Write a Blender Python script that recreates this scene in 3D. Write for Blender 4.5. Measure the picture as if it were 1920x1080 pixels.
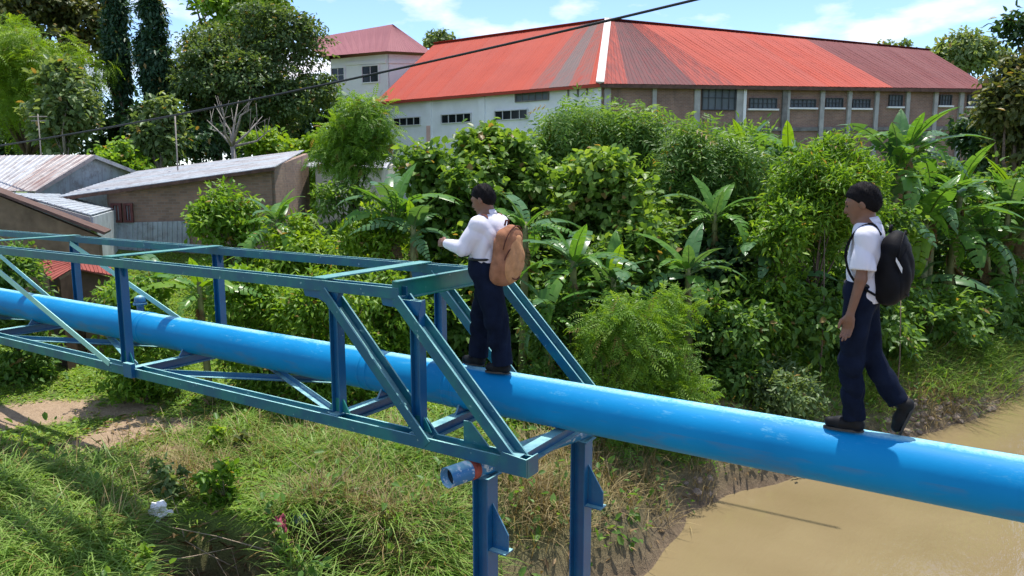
import bpy, math, random
import numpy as np
from mathutils import Vector, Matrix

for o in list(bpy.data.objects):
    bpy.data.objects.remove(o)
SC = bpy.context.scene
COL = SC.collection

# ------------------------------------------------------------------ camera
F_PX = 1400.0                      # focal length in pixels of the 1920-wide picture
PITCH = math.atan(205 / 1400)
HEAD = math.atan2(1.5786, 1.0107)  # the pipe runs along X; the camera looks this far right of -X
CAM_H = 5.5                        # eye height over the water (z = 0)
FWH = np.array([-math.cos(HEAD), math.sin(HEAD), 0.0])
RT = np.array([math.sin(HEAD), math.cos(HEAD), 0.0])
UPV = np.array([0, 0, 1.0])
FW = FWH * math.cos(PITCH) - UPV * math.sin(PITCH)
UP = FWH * math.sin(PITCH) + UPV * math.cos(PITCH)
CAMP = np.array([0, 0, CAM_H])
cd = bpy.data.cameras.new('camera')
cam = bpy.data.objects.new('camera', cd)
COL.objects.link(cam)
cd.sensor_fit = 'HORIZONTAL'
cd.sensor_width = 36.0
cd.lens = 36.0 * F_PX / 1920.0
cd.clip_start = 0.05
cd.clip_end = 5000
M = Matrix.Identity(4)
for i in range(3):
    M[i][0], M[i][1], M[i][2], M[i][3] = RT[i], UP[i], -FW[i], CAMP[i]
cam.matrix_world = M
SC.camera = cam

# ------------------------------------------------------------------ world, sun, exposure
SUN_EL = math.radians(74)
SUN_DIR_H = np.array([-0.22, 1.0, 0.0])        # horizontal direction towards the sun: beyond the pipe, square to it
SUN_DIR_H = SUN_DIR_H / np.linalg.norm(SUN_DIR_H)
SUN_VEC = SUN_DIR_H * math.cos(SUN_EL) + UPV * math.sin(SUN_EL)
W = bpy.data.worlds.new('World')
SC.world = W
W.use_nodes = True
nt = W.node_tree
nt.nodes.clear()
n_out = nt.nodes.new('ShaderNodeOutputWorld')
n_bg = nt.nodes.new('ShaderNodeBackground')
n_sky = nt.nodes.new('ShaderNodeTexSky')
n_sky.sky_type = 'NISHITA'
n_sky.sun_disc = False
n_sky.sun_elevation = SUN_EL
n_sky.sun_rotation = math.atan2(SUN_DIR_H[0], SUN_DIR_H[1])
n_sky.air_density = 0.8
n_sky.dust_density = 0.1
n_sky.ozone_density = 4.0
n_bg.inputs['Strength'].default_value = 0.15
tc = nt.nodes.new('ShaderNodeTexCoord')
mp = nt.nodes.new('ShaderNodeMapping')
mp.inputs['Scale'].default_value = (3.2, 3.2, 9.0)
mp.inputs['Location'].default_value = (1.3, 0.35, 0.2)
nz = nt.nodes.new('ShaderNodeTexNoise')
nz.inputs['Scale'].default_value = 1.7
nz.inputs['Detail'].default_value = 9
nz.inputs['Roughness'].default_value = 0.55
rp = nt.nodes.new('ShaderNodeValToRGB')
rp.color_ramp.elements[0].position = 0.475
rp.color_ramp.elements[0].color = (0, 0, 0, 1)
rp.color_ramp.elements[1].position = 0.66
rp.color_ramp.elements[1].color = (1, 1, 1, 1)
mx = nt.nodes.new('ShaderNodeMix')
mx.data_type = 'RGBA'
mx.inputs['B'].default_value = (5.6, 5.5, 6.0, 1)
nt.links.new(tc.outputs['Generated'], mp.inputs['Vector'])
nt.links.new(mp.outputs['Vector'], nz.inputs['Vector'])
nt.links.new(nz.outputs['Fac'], rp.inputs['Fac'])
nt.links.new(rp.outputs['Color'], mx.inputs['Factor'])
nt.links.new(n_sky.outputs['Color'], mx.inputs['A'])
nt.links.new(mx.outputs['Result'], n_bg.inputs['Color'])
nt.links.new(n_bg.outputs['Background'], n_out.inputs['Surface'])

sd = bpy.data.lights.new('sun', 'SUN')
sd.energy = 3.8
sd.angle = math.radians(0.55)
sd.color = (1.0, 0.95, 0.87)
sun = bpy.data.objects.new('sun', sd)
COL.objects.link(sun)
sun.rotation_euler = Vector(SUN_VEC).to_track_quat('Z', 'Y').to_euler()
sun.location = (0, 0, 60)

SC.view_settings.view_transform = 'Standard'
SC.view_settings.look = 'None'
SC.view_settings.gamma = 1.0
SC.view_settings.exposure = 0.74
SC.render.engine = 'CYCLES'
SC.cycles.max_bounces = 7
SC.cycles.diffuse_bounces = 4
SC.cycles.transmission_bounces = 4
SC.cycles.transparent_max_bounces = 4
SC.cycles.use_denoising = True
SC.cycles.use_light_tree = False

# ------------------------------------------------------------------ picture point -> place
def ray(u, v):
    return RT * (u - 960) / F_PX + FW + UP * (540 - v) / F_PX
def dep(u, v, d):
    return CAMP + ray(u, v) * d
def onz(u, v, z):
    r = ray(u, v); return CAMP + r * ((z - CAMP[2]) / r[2])
def ony(u, v, y):
    r = ray(u, v); return CAMP + r * (y / r[1])
def onwall(u, v, A, B):
    n = np.array([B[1] - A[1], A[0] - B[0], 0.0]); r = ray(u, v)
    return CAMP + r * (((A - CAMP) @ n) / (r @ n))

# ------------------------------------------------------------------ helpers
def tag(o, label=None, cat=None, group=None, kind=None):
    if label: o['label'] = label
    if cat: o['category'] = cat
    if group: o['group'] = group
    if kind: o['kind'] = kind
    return o
def link(name, me, mat=None, parent=None):
    o = bpy.data.objects.new(name, me)
    COL.objects.link(o)
    if mat is not None and me is not None and len(me.materials) == 0:
        me.materials.append(mat)
    if parent is not None: o.parent = parent
    return o
def empty(name, loc=(0, 0, 0), label=None, cat=None, group=None):
    o = bpy.data.objects.new(name, None)
    COL.objects.link(o)
    o.location = [float(c) for c in loc]
    o.empty_display_size = 0.2
    return tag(o, label, cat, group)

def mesh_arrays(name, V, faces, smooth=False, face_attr=None):
    """faces: list of (n,k) integer arrays."""
    me = bpy.data.meshes.new(name)
    V = np.ascontiguousarray(V, dtype=np.float32)
    me.vertices.add(len(V))
    me.vertices.foreach_set('co', V.ravel())
    nl = sum(f.size for f in faces); nf = sum(len(f) for f in faces)
    me.loops.add(nl)
    me.polygons.add(nf)
    me.loops.foreach_set('vertex_index', np.concatenate([f.ravel() for f in faces]).astype(np.int32))
    tot = np.concatenate([np.full(len(f), f.shape[1]) for f in faces]).astype(np.int32)
    start = np.concatenate([[0], np.cumsum(tot)[:-1]]).astype(np.int32)
    me.polygons.foreach_set('loop_start', start)
    if smooth:
        me.polygons.foreach_set('use_smooth', np.ones(nf, dtype=bool))
    if face_attr is not None:
        a = me.attributes.new('tone', 'FLOAT', 'FACE')
        a.data.foreach_set('value', np.asarray(face_attr, dtype=np.float32))
    me.update(calc_edges=True)
    return me

class MB:
    """collects solid shapes into ONE mesh"""
    def __init__(s): s.V = []; s.F = []; s.sm = []
    def add(s, vs, fs, smooth=False):
        b = len(s.V)
        s.V += [tuple(float(c) for c in v) for v in vs]
        s.F += [tuple(i + b for i in f) for f in fs]
        s.sm += [smooth] * len(fs)
        return s
    def box(s, c, size, R=None):
        c = np.asarray(c, float); h = np.asarray(size, float) / 2
        vs = [np.array([x, y, z]) * h for x in (-1, 1) for y in (-1, 1) for z in (-1, 1)]
        if R is not None: vs = [R @ v for v in vs]
        return s.add([v + c for v in vs], [(0, 1, 3, 2), (4, 6, 7, 5), (0, 4, 5, 1), (2, 3, 7, 6), (0, 2, 6, 4), (1, 5, 7, 3)])
    def beam(s, p0, p1, poly, side):
        """extrude 2-D polygon (a along `side`, b across) from p0 to p1"""
        p0 = np.asarray(p0, float); p1 = np.asarray(p1, float)
        d = p1 - p0; d /= np.linalg.norm(d)
        a = np.asarray(side, float); a = a - d * (a @ d); a /= np.linalg.norm(a)
        b = np.cross(d, a)
        n = len(poly)
        vs = [p + a * q[0] + b * q[1] for p in (p0, p1) for q in poly]
        fs = [(i, (i + 1) % n, n + (i + 1) % n, n + i) for i in range(n)]
        fs += [tuple(range(n - 1, -1, -1)), tuple(range(n, 2 * n))]
        return s.add(vs, fs)
    def tube(s, pts, rad, n=10, caps=True, smooth=True):
        pts = [np.asarray(p, float) for p in pts]
        if np.isscalar(rad): rad = [rad] * len(pts)
        vs = []; ref = None
        for i, p in enumerate(pts):
            d = pts[min(i + 1, len(pts) - 1)] - pts[max(i - 1, 0)]
            d = d / (np.linalg.norm(d) + 1e-9)
            if ref is None:
                ref = np.array([1.0, 0, 0]) if abs(d[0]) < .8 else np.array([0, 0, 1.0])
            a = ref - d * (ref @ d); a /= np.linalg.norm(a) + 1e-9
            ref = a; b = np.cross(d, a)
            for k in range(n):
                t = 2 * math.pi * k / n
                vs.append(p + (a * math.cos(t) + b * math.sin(t)) * rad[i])
        fs = []
        for i in range(len(pts) - 1):
            for k in range(n):
                k2 = (k + 1) % n
                fs.append((i * n + k, i * n + k2, (i + 1) * n + k2, (i + 1) * n + k))
        s.add(vs, fs, smooth)
        if caps:
            b0 = len(s.V) - len(vs)
            s.F += [tuple(b0 + k for k in range(n - 1, -1, -1)), tuple(b0 + (len(pts) - 1) * n + k for k in range(n))]
            s.sm += [False, False]
        return s
    def plate(s, pts, thick):
        """polygon given as 3-D points, extruded along its normal"""
        P = [np.asarray(p, float) for p in pts]
        nrm = np.cross(P[1] - P[0], P[2] - P[0]); nrm /= np.linalg.norm(nrm)
        n = len(P)
        vs = [p + nrm * thick / 2 for p in P] + [p - nrm * thick / 2 for p in P]
        fs = [tuple(range(n)), tuple(range(2 * n - 1, n - 1, -1))]
        fs += [(i, n + i, n + (i + 1) % n, (i + 1) % n) for i in range(n)]
        return s.add(vs, fs)
    def mesh(s, name, origin=(0, 0, 0)):
        me = bpy.data.meshes.new(name)
        o = np.asarray(origin, float)
        me.from_pydata([tuple(np.array(v) - o) for v in s.V], [], s.F)
        me.polygons.foreach_set('use_smooth', np.array(s.sm, dtype=bool))
        me.validate(); me.update()
        return me
    def build(s, name, mat, parent=None, origin=None):
        if origin is None: origin = parent_origin(parent)
        return link(name, s.mesh(name, origin), mat, parent)
def parent_origin(p):
    o = np.zeros(3)
    while p is not None:
        o = o + np.array(p.location); p = p.parent
    return o
def arr_obj(name, V, faces, mat, parent=None, smooth=False, attr=None, origin=None):
    if origin is None: origin = parent_origin(parent)
    return link(name, mesh_arrays(name, V - np.asarray(origin), faces, smooth, attr), mat, parent)

# ------------------------------------------------------------------ materials
class Mat:
    def __init__(s, name):
        s.m = bpy.data.materials.new(name); s.m.use_nodes = True
        s.t = s.m.node_tree; s.t.nodes.clear()
        s.out = s.t.nodes.new('ShaderNodeOutputMaterial')
        s.b = s.t.nodes.new('ShaderNodeBsdfPrincipled')
        s.t.links.new(s.b.outputs[0], s.out.inputs['Surface'])
    def n(s, typ, **kw):
        nd = s.t.nodes.new('ShaderNode' + typ)
        for k, v in kw.items():
            if k.startswith('_'): setattr(nd, k[1:], v)
            else: nd.inputs[k.replace('__', ' ')].default_value = v
        return nd
    def l(s, a, b): s.t.links.new(a, b); return s
    def set(s, **kw):
        for k, v in kw.items(): s.b.inputs[k.replace('__', ' ')].default_value = v
        return s
    def coord(s, kind='Object'):
        return s.n('TexCoord').outputs[kind]
    def noise(s, scale, detail=4, rough=.55, vec=None, stretch=None):
        nd = s.n('TexNoise', Scale=scale, Detail=detail, Roughness=rough)
        vec = vec or s.coord()
        if stretch:
            mp = s.n('Mapping'); mp.inputs['Scale'].default_value = stretch
            s.l(vec, mp.inputs['Vector']); vec = mp.outputs[0]
        s.l(vec, nd.inputs['Vector'])
        return nd.outputs['Fac']
    def ramp(s, fac, stops):
        r = s.n('ValToRGB'); e = r.color_ramp.elements
        while len(e) < len(stops): e.new(0.5)
        for el, (p, c) in zip(e, stops):
            el.position = p; el.color = (c[0], c[1], c[2], 1) if not np.isscalar(c) else (c, c, c, 1)
        s.l(fac, r.inputs['Fac']); return r.outputs['Color']
    def mix(s, fac, a, b, mode='MIX'):
        m = s.n('Mix', _data_type='RGBA', _blend_type=mode)
        for inp, v in ((m.inputs['Factor'], fac), (m.inputs['A'], a), (m.inputs['B'], b)):
            if hasattr(v, 'is_output'): s.l(v, inp)
            elif np.isscalar(v): inp.default_value = v
            else: inp.default_value = (v[0], v[1], v[2], 1)
        return m.outputs['Result']
    def math(s, op, a, b=0.5):
        m = s.n('Math', _operation=op)
        for inp, v in zip(m.inputs, (a, b)):
            if hasattr(v, 'is_output'): s.l(v, inp)
            else: inp.default_value = v
        return m.outputs[0]
    def bump(s, h, strength=.3, dist=.02):
        b = s.n('Bump', Strength=strength, Distance=dist); s.l(h, b.inputs['Height'])
        s.l(b.outputs[0], s.b.inputs['Normal']); return s
    def col(s, c): s.l(c, s.b.inputs['Base Color']); return s

def simple(name, c, rough=.6, var=.25, scale=6, bump=.0, metallic=0.0, spec=.4):
    m = Mat(name)
    f = m.noise(scale, 5)
    a = [x * (1 - var) for x in c]; b = [min(1, x * (1 + var)) for x in c]
    m.col(m.ramp(f, [(.3, a), (.7, b)])).set(Roughness=rough, Metallic=metallic)
    m.b.inputs['Specular IOR Level'].default_value = spec
    if bump: m.bump(m.noise(scale * 8, 4), bump, .01)
    return m.m

def leaf_mat(name, lo, mid, hi, trans=.35, rough=.45):
    m = Mat(name)
    at = m.n('Attribute', _attribute_name='tone')
    c = m.ramp(at.outputs['Fac'], [(0, lo), (.5, mid), (.94, hi), (1, (.30, .21, .07))])
    m.col(c).set(Roughness=rough)
    m.b.inputs['Specular IOR Level'].default_value = .3
    tr = m.n('BsdfTranslucent')
    tcol = m.mix(1.0, c, (1.5, 1.35, .5), 'MULTIPLY')
    m.l(tcol, tr.inputs['Color'])
    ms = m.n('MixShader'); ms.inputs[0].default_value = trans
    m.l(m.b.outputs[0], ms.inputs[1]); m.l(tr.outputs[0], ms.inputs[2])
    m.l(ms.outputs[0], m.out.inputs['Surface'])
    return m.m

# painted pipe: saturated blue, chalky worn paint where people walk along the crown, rusty grime on the belly
m = Mat('pipe_paint')
geo = m.n('NewGeometry'); sx = m.n('SeparateXYZ'); m.l(geo.outputs['Normal'], sx.inputs[0])
nzv = m.noise(2.2, 8, .7, stretch=(.6, 2, 2)); nz2 = m.noise(38, 4, .7)
blue = m.ramp(m.noise(1.3, 4), [(.3, (.0, .19, .44)), (.7, (.001, .235, .52))])
wear = m.math('MULTIPLY', m.ramp(sx.outputs['Z'], [(.93, 0), (.998, 1)]), m.ramp(m.math('ADD', m.math('MULTIPLY', nzv, .6), m.math('MULTIPLY', nz2, .4)), [(.38, 0), (.54, 1)]))
c1 = m.mix(wear, blue, (.30, .58, .62))
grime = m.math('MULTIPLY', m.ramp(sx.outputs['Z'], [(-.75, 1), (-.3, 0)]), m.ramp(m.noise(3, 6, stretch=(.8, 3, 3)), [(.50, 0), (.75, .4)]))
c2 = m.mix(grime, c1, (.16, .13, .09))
spk = m.math('MULTIPLY', m.ramp(m.noise(16, 8, .75, stretch=(.45, 1.4, 1.4)), [(.55, 0), (.68, .5)]), m.ramp(sx.outputs['Z'], [(.25, 0), (.7, 1)]))
c3 = m.mix(m.math('MULTIPLY', spk, m.ramp(m.noise(.9, 4, .6), [(.42, 0), (.62, 1)])), c2, (.26, .56, .66))
m.col(c3).set(Roughness=.55).bump(m.noise(30, 4), .15, .004)
m.b.inputs['Specular IOR Level'].default_value = .16
PIPE = m.m
# truss paint: blue over old green, chipped
def steel(name, a, b, pale=(.42, .62, .60), thr=.64, bl=.95):
    m = Mat(name)
    f = m.noise(3.0, 7, .65)
    c = m.ramp(f, [(.42, a), (.6, b)])
    w = m.ramp(m.noise(14, 8, .7), [(thr, 0), (thr + .07, .85)])
    rust = m.ramp(m.noise(9, 6, .7, stretch=(1, 1, 2)), [(.72, 0), (.80, .7)])
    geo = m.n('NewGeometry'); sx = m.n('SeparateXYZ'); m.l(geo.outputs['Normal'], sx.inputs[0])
    top_glint = m.math('MULTIPLY', m.ramp(sx.outputs['Z'], [(.45, 0), (.8, bl)]), m.ramp(m.noise(5, 6, .6), [(.3, .35), (.62, 1)]))  # up-facing steel coloured paler, painting in the sun glint on the flanges
    c = m.mix(top_glint, c, (.36, .66, .62))
    c = m.mix(rust, m.mix(w, c, pale), (.12, .06, .03))
    m.col(c).set(Roughness=.33).bump(m.noise(60, 3), .15, .002)
    m.b.inputs['Specular IOR Level'].default_value = .6
    return m.m
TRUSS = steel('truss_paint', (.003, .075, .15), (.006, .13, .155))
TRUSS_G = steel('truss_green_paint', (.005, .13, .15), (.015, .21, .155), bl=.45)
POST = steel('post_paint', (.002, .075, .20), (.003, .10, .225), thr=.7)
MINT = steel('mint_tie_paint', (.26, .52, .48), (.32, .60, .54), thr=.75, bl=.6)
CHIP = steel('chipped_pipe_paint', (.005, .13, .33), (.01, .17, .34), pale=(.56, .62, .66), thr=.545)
RUST = simple('rust', (.26, .055, .04), .8, .4, 12, .3)

GROUND = None
WHITE_WALL = simple('white_wall', (.74, .78, .81), .85, .07, 1.2, .1)
WHITE2 = simple('white_plaster', (.74, .75, .76), .85, .06, 1.0, .1)
PINK_P = simple('pink_plaster', (.60, .40, .36), .85, .1, 1.2)
CONC = simple('concrete', (.36, .36, .35), .9, .18, 2.5, .2)
CONC_D = simple('dark_concrete', (.17, .165, .16), .9, .3, 3, .2)
DARKGLASS = simple('dark_glass', (.012, .015, .02), .15, .3, 1)
GREYGLASS = simple('grey_shutter', (.10, .125, .14), .5, .2, 1)
IRON = simple('iron_bar', (.05, .055, .06), .6, .3, 5)
TIMBER = simple('timber', (.10, .055, .04), .8, .4, 6)
TIMBER_R = simple('red_timber', (.14, .045, .04), .7, .3, 6)
PALEPANE = simple('pale_shutter', (.42, .46, .48), .6, .2, 3)
ROOF_R = None
def brick_mat(name, c1, c2, mortar, scale):
    m = Mat(name)
    mp = m.n('Mapping'); m.l(m.coord('UV'), mp.inputs['Vector'])
    b = m.n('TexBrick', Scale=scale)
    b.inputs['Color1'].default_value = (*c1, 1); b.inputs['Color2'].default_value = (*c2, 1); b.inputs['Mortar'].default_value = (*mortar, 1)
    b.inputs['Mortar Size'].default_value = .018; b.inputs['Brick Width'].default_value = .46; b.inputs['Row Height'].default_value = .17
    m.l(mp.outputs[0], b.inputs['Vector'])
    f = m.noise(1.1, 6, .65); c = m.mix(.65, b.outputs['Color'], m.ramp(f, [(.3, (.55, .5, .48)), (.7, (1.15, 1.1, 1.05))]), 'MULTIPLY')
    st = m.ramp(m.noise(.9, 6, .7, stretch=(1.4, 1.4, .25)), [(.56, 0), (.75, .6)])
    m.col(m.mix(st, c, (.09, .075, .07))).set(Roughness=.92).bump(b.outputs['Fac'], .5, -.01)
    return m.m
BRICK_H = brick_mat('hall_brick', (.31, .19, .145), (.24, .15, .12), (.31, .27, .235), 2.2)
BRICK_S = brick_mat('shed_brick', (.36, .235, .17), (.25, .17, .13), (.29, .235, .195), 2.0)

def roof_mat(name, a, b, stain, amount, rough=.5):
    m = Mat(name)
    f = m.noise(.5, 5)
    c = m.ramp(f, [(.3, a), (.7, b)])
    oi = m.n('ObjectInfo')
    c = m.mix(m.math('MULTIPLY', oi.outputs['Random'], .16), c, (.26, .13, .12))
    # rain streaks run down the sheet (local Y of the sheet)
    s1 = m.ramp(m.noise(1.0, 7, .7, vec=m.coord('UV'), stretch=(9, .6, 1)), [(.62 - amount * .3, 0), (.86 - amount * .3, 1)])
    c = m.mix(m.math('MULTIPLY', s1, .3 + .6 * amount), c, stain)
    m.col(c).set(Roughness=.75)
    m.b.inputs['Specular IOR Level'].default_value = .15
    return m.m
ROOF_RED = roof_mat('red_sheet', (.34, .053, .031), (.385, .063, .036), (.27, .085, .06), .18)
ROOF_MAR = roof_mat('maroon_sheet', (.15, .036, .038), (.19, .046, .046), (.085, .055, .055), .85)
ROOF_MIX = roof_mat('patchy_red_sheet', (.36, .062, .042), (.38, .07, .046), (.125, .045, .045), .82)
ROOF_MIX2 = roof_mat('patchy_grey_sheet', (.33, .055, .036), (.31, .068, .048), (.155, .11, .10), .8)
ROOF_GREY = roof_mat('bleached_sheet', (.24, .10, .09), (.20, .125, .115), (.13, .115, .11), .95)
ROOF_DULL = roof_mat('dull_maroon_sheet', (.13, .034, .032), (.155, .040, .037), (.10, .04, .038), .35)
ROOF_PINK = roof_mat('pink_sheet', (.27, .105, .12), (.31, .125, .14), (.26, .13, .14), .25)
def tin_mat(name, base, rustc, amt):
    m = Mat(name)
    c = m.ramp(m.noise(1.2, 6, .6), [(.3, [x * .8 for x in base]), (.7, base)])
    s1 = m.ramp(m.noise(1.0, 7, .7, vec=m.coord('UV'), stretch=(7, .5, 1)), [(.66 - .3 * amt, 0), (.85 - .3 * amt, .9)])
    sp = m.ramp(m.noise(3.2, 7, .75), [(.48, 0), (.64, .75)])
    c = m.mix(sp, c, (.21, .19, .185))
    m.col(m.mix(s1, c, rustc)).set(Roughness=.55, Metallic=.1)
    return m.m
TIN = tin_mat('zinc_sheet', (.44, .45, .47), (.20, .13, .11), .5)
TIN_R = tin_mat('rusty_zinc_sheet', (.44, .42, .41), (.17, .07, .055), .75)
TIN_PALE = tin_mat('pale_zinc_sheet', (.42, .47, .51), (.26, .26, .27), .5)
TIN_RED = roof_mat('red_hut_sheet', (.24, .055, .042), (.27, .07, .05), (.13, .05, .04), .5)
BARK = simple('bark', (.13, .095, .07), .9, .4, 9, .5)
BARK_P = simple('pale_bark', (.24, .215, .19), .9, .25, 9, .4)
BARK_D = simple('dark_bark', (.05, .04, .03), .95, .4, 9, .5)
STEMB = simple('banana_stem', (.16, .17, .06), .6, .45, 5)
CABLE = simple('cable_rubber', (.02, .022, .025), .6, .2, 4)
STONE = simple('stone', (.24, .185, .14), .9, .35, 5, .4)
PLASTIC_W = simple('white_plastic', (.75, .77, .80), .35, .05, 5)
PLASTIC_B = simple('blue_rag', (.10, .19, .27), .7, .35, 12)
PLASTIC_RD = simple('red_rag', (.25, .04, .07), .7, .35, 12)

L_BRIGHT = leaf_mat('leaf_bright', (.07, .16, .015), (.14, .28, .028), (.27, .42, .06), .45)
L_YEL = leaf_mat('leaf_yellowgreen', (.08, .17, .012), (.18, .32, .025), (.33, .46, .06), .45)
L_MID = leaf_mat('leaf_mid', (.065, .145, .03), (.115, .235, .045), (.22, .355, .09), .47)
L_BROAD = leaf_mat('leaf_broad', (.07, .15, .028), (.135, .255, .045), (.27, .40, .09), .47, .4)
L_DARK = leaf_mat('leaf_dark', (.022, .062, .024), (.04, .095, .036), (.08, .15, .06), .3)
L_BLUE = leaf_mat('leaf_bluegreen', (.022, .065, .036), (.04, .10, .052), (.085, .165, .085), .3)
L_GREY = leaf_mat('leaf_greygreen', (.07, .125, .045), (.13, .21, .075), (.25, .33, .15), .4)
L_OLIVE = leaf_mat('leaf_olive', (.06, .085, .028), (.11, .14, .045), (.20, .20, .08), .35)
L_BAN = leaf_mat('leaf_banana', (.06, .15, .025), (.10, .24, .04), (.20, .36, .075), .42, .32)
L_BAN_D = leaf_mat('leaf_banana_blue', (.045, .125, .045), (.085, .19, .07), (.16, .28, .12), .34, .28)
L_BAN_Y = leaf_mat('leaf_banana_young', (.11, .22, .015), (.16, .30, .02), (.24, .40, .04), .45, .32)
L_DEAD = leaf_mat('leaf_dead', (.10, .065, .03), (.19, .125, .06), (.30, .21, .11), .2, .7)
G_LAWN = leaf_mat('grass_lawn', (.13, .23, .022), (.24, .38, .04), (.38, .50, .10), .45, .5)
G_TALL = leaf_mat('grass_tall', (.10, .20, .03), (.19, .33, .055), (.33, .45, .13), .45, .45)
G_DRY = leaf_mat('grass_dry', (.12, .085, .035), (.26, .20, .09), (.42, .34, .17), .2, .6)
TWIG = simple('twig', (.28, .22, .15), .9, .35, 9)

# ------------------------------------------------------------------ terrain
SH_Y = [-2000, -300, -20, 0, 3, 5, 7.5, 9.5, 12.4, 14.4, 18.7, 24.3, 34, 60, 120, 2000]
SH_X = [-6, -6, -6, -6.1, -6.0, -5.6, -4.4, -3.7, -3.7, -2.4, -.4, 1.4, 9, 36, 84, 1500]
def wob(x, y, seed=0.0):
    return (np.sin(x * 1.31 + y * .47 + seed) + np.sin(y * 1.73 - x * .39 + 1.7 + seed * 2) + np.sin((x + y) * .83 + 2.1 - seed)
            + .6 * np.sin(x * 3.1 - y * 2.3 + seed) + .6 * np.sin(y * 3.7 + x * 1.9 - seed)) / 4.2
def shore(x, y):
    x = np.asarray(x, float); y = np.asarray(y, float)
    return (np.interp(y, SH_Y, SH_X) - x) * .86 + .28 * wob(x * 1.1, y * 1.1, 3.0)
S_K = [-2000, -34, -26, -17, -3, -.7, 0, .4, 1.2, 2.6, 5, 10, 17, 28, 60, 3000]
Z_K = [3.0, 3.0, 1.4, -1.3, -1.2, -.35, 0, .55, 1.1, 1.35, 1.5, 1.75, 3.3, 3.8, 4.1, 4.1]
def hollow(x, y):
    r = np.minimum(np.hypot((x + 7.35) / 1.0, (y - 5.0) / .72), np.hypot((x + 6.55) / .75, (y - 6.15) / .55)) + .10 * wob(x * 4, y * 4, 7)
    t = np.clip((1.0 - r) / .28, 0, 1)
    return t * t * (3 - 2 * t)
def gz(x, y):
    s = shore(x, y)
    z = np.interp(s, S_K, Z_K)
    amp = np.clip(s * .25, 0, 1) * .13
    z = z + wob(x, y, .4) * amp + wob(x * 3.1, y * 2.9, 1.4) * amp * .3
    # eroded hollow in the bank edge in front of the truss
    z = z - 1.0 * hollow(x, y) * np.clip(s * 2, 0, 1)
    return z
def gzf(x, y): return float(gz(x, y))
def ground_hit(u, v):
    """where the picture ray meets the ground"""
    r = ray(u, v); lo = 4.0
    t = np.linspace(3, 120, 1200)
    P = CAMP[None] + r[None] * t[:, None]
    k = np.argmax(P[:, 2] < gz(P[:, 0], P[:, 1]))
    return P[k] if k > 0 else P[-1]

DIRT = [(110, 772, 1.0, .38), (225, 770, .6, .3), (15, 785, .7, .35), (250, 800, .6, .35), (180, 830, .5, .3), (300, 880, .55, .3), (330, 855, .5, .28),
        (330, 800, .4, .25), (640, 760, .6, .4), (560, 748, .4, .3), (1320, 742, .9, .5), (1390, 735, .7, .4)]
DIRT_W = [(ground_hit(u, v), a, b) for u, v, a, b in DIRT]
def dirt(x, y):
    d = np.zeros_like(np.asarray(x, float))
    for P, a, b in DIRT_W:
        # the long axis of a patch lies across the view
        dx = (x - P[0]) * RT[0] + (y - P[1]) * RT[1]; dy = (x - P[0]) * FWH[0] + (y - P[1]) * FWH[1]
        d = np.maximum(d, np.exp(-((dx / a) ** 2 + (dy / (b * 1.6)) ** 2)))
    return np.clip(d + .28 * wob(x * 2.3, y * 2.3, 5) * (d > .12), 0, 1)

def graded(lo, hi, step, far_lo, far_hi):
    a = list(np.arange(lo, hi + 1e-6, step))
    s = step; p = hi; out = []
    while p < far_hi: s *= 1.28; p += s; out.append(p)
    s = step; p = lo; pre = []
    while p > far_lo: s *= 1.28; p -= s; pre.append(p)
    return np.array(pre[::-1] + a + out)
gx = graded(-24, 4, .16, -2500, 2500); gy = graded(1, 28, .16, -1500, 2500)
X, Y = np.meshgrid(gx, gy, indexing='ij')
Z = gz(X, Y)
nx, ny = X.shape
idx = np.arange(nx * ny).reshape(nx, ny)
Fq = np.stack([idx[:-1, :-1], idx[1:, :-1], idx[1:, 1:], idx[:-1, 1:]], -1).reshape(-1, 4)
m = Mat('ground_soil')
gd = m.n('Attribute', _attribute_name='dirt')
sh_ = m.n('Attribute', _attribute_name='shore')
n1 = m.noise(.9, 8, .65); n2 = m.noise(7, 6, .7)
green = m.ramp(n2, [(.3, (.075, .13, .018)), (.7, (.14, .22, .035))])
soil = m.ramp(n2, [(.3, (.10, .07, .045)), (.7, (.19, .14, .09))])
pale = m.ramp(n2, [(.3, (.33, .235, .15)), (.7, (.46, .345, .235))])
c = m.mix(m.ramp(n1, [(.56, 0), (.68, 1)]), green, soil)
c = m.mix(m.ramp(sh_.outputs['Fac'], [(.0, 1), (1.0, 0)]), c, m.ramp(n2, [(.3, (.11, .075, .045)), (.7, (.22, .16, .10))]))
c = m.mix(m.ramp(m.math('ADD', gd.outputs['Fac'], m.math('MULTIPLY', m.math('SUBTRACT', n2, .5), .5)), [(.32, 0), (.55, 1)]), c, pale)
n3 = m.noise(38, 6, .75)
c = m.mix(.7, c, m.ramp(n3, [(.3, (.45, .42, .4)), (.65, (1.25, 1.2, 1.15))]), 'MULTIPLY')
m.col(c).set(Roughness=.95).bump(m.math('ADD', n2, m.math('MULTIPLY', n3, .5)), .9, .06)
GROUND = m.m
me = mesh_arrays('ground', np.stack([X, Y, Z], -1).reshape(-1, 3), [Fq], True)
a = me.attributes.new('dirt', 'FLOAT', 'POINT'); a.data.foreach_set('value', dirt(X, Y).ravel().astype(np.float32))
a = me.attributes.new('shore', 'FLOAT', 'POINT'); a.data.foreach_set('value', np.minimum(np.clip(shore(X, Y) / 1.6, 0, 1), 1 - hollow(X, Y)).ravel().astype(np.float32))
ground = link('ground', me, GROUND)
tag(ground, 'grassy river bank with bare earth patches under the pipe', 'ground', kind='structure')

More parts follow.
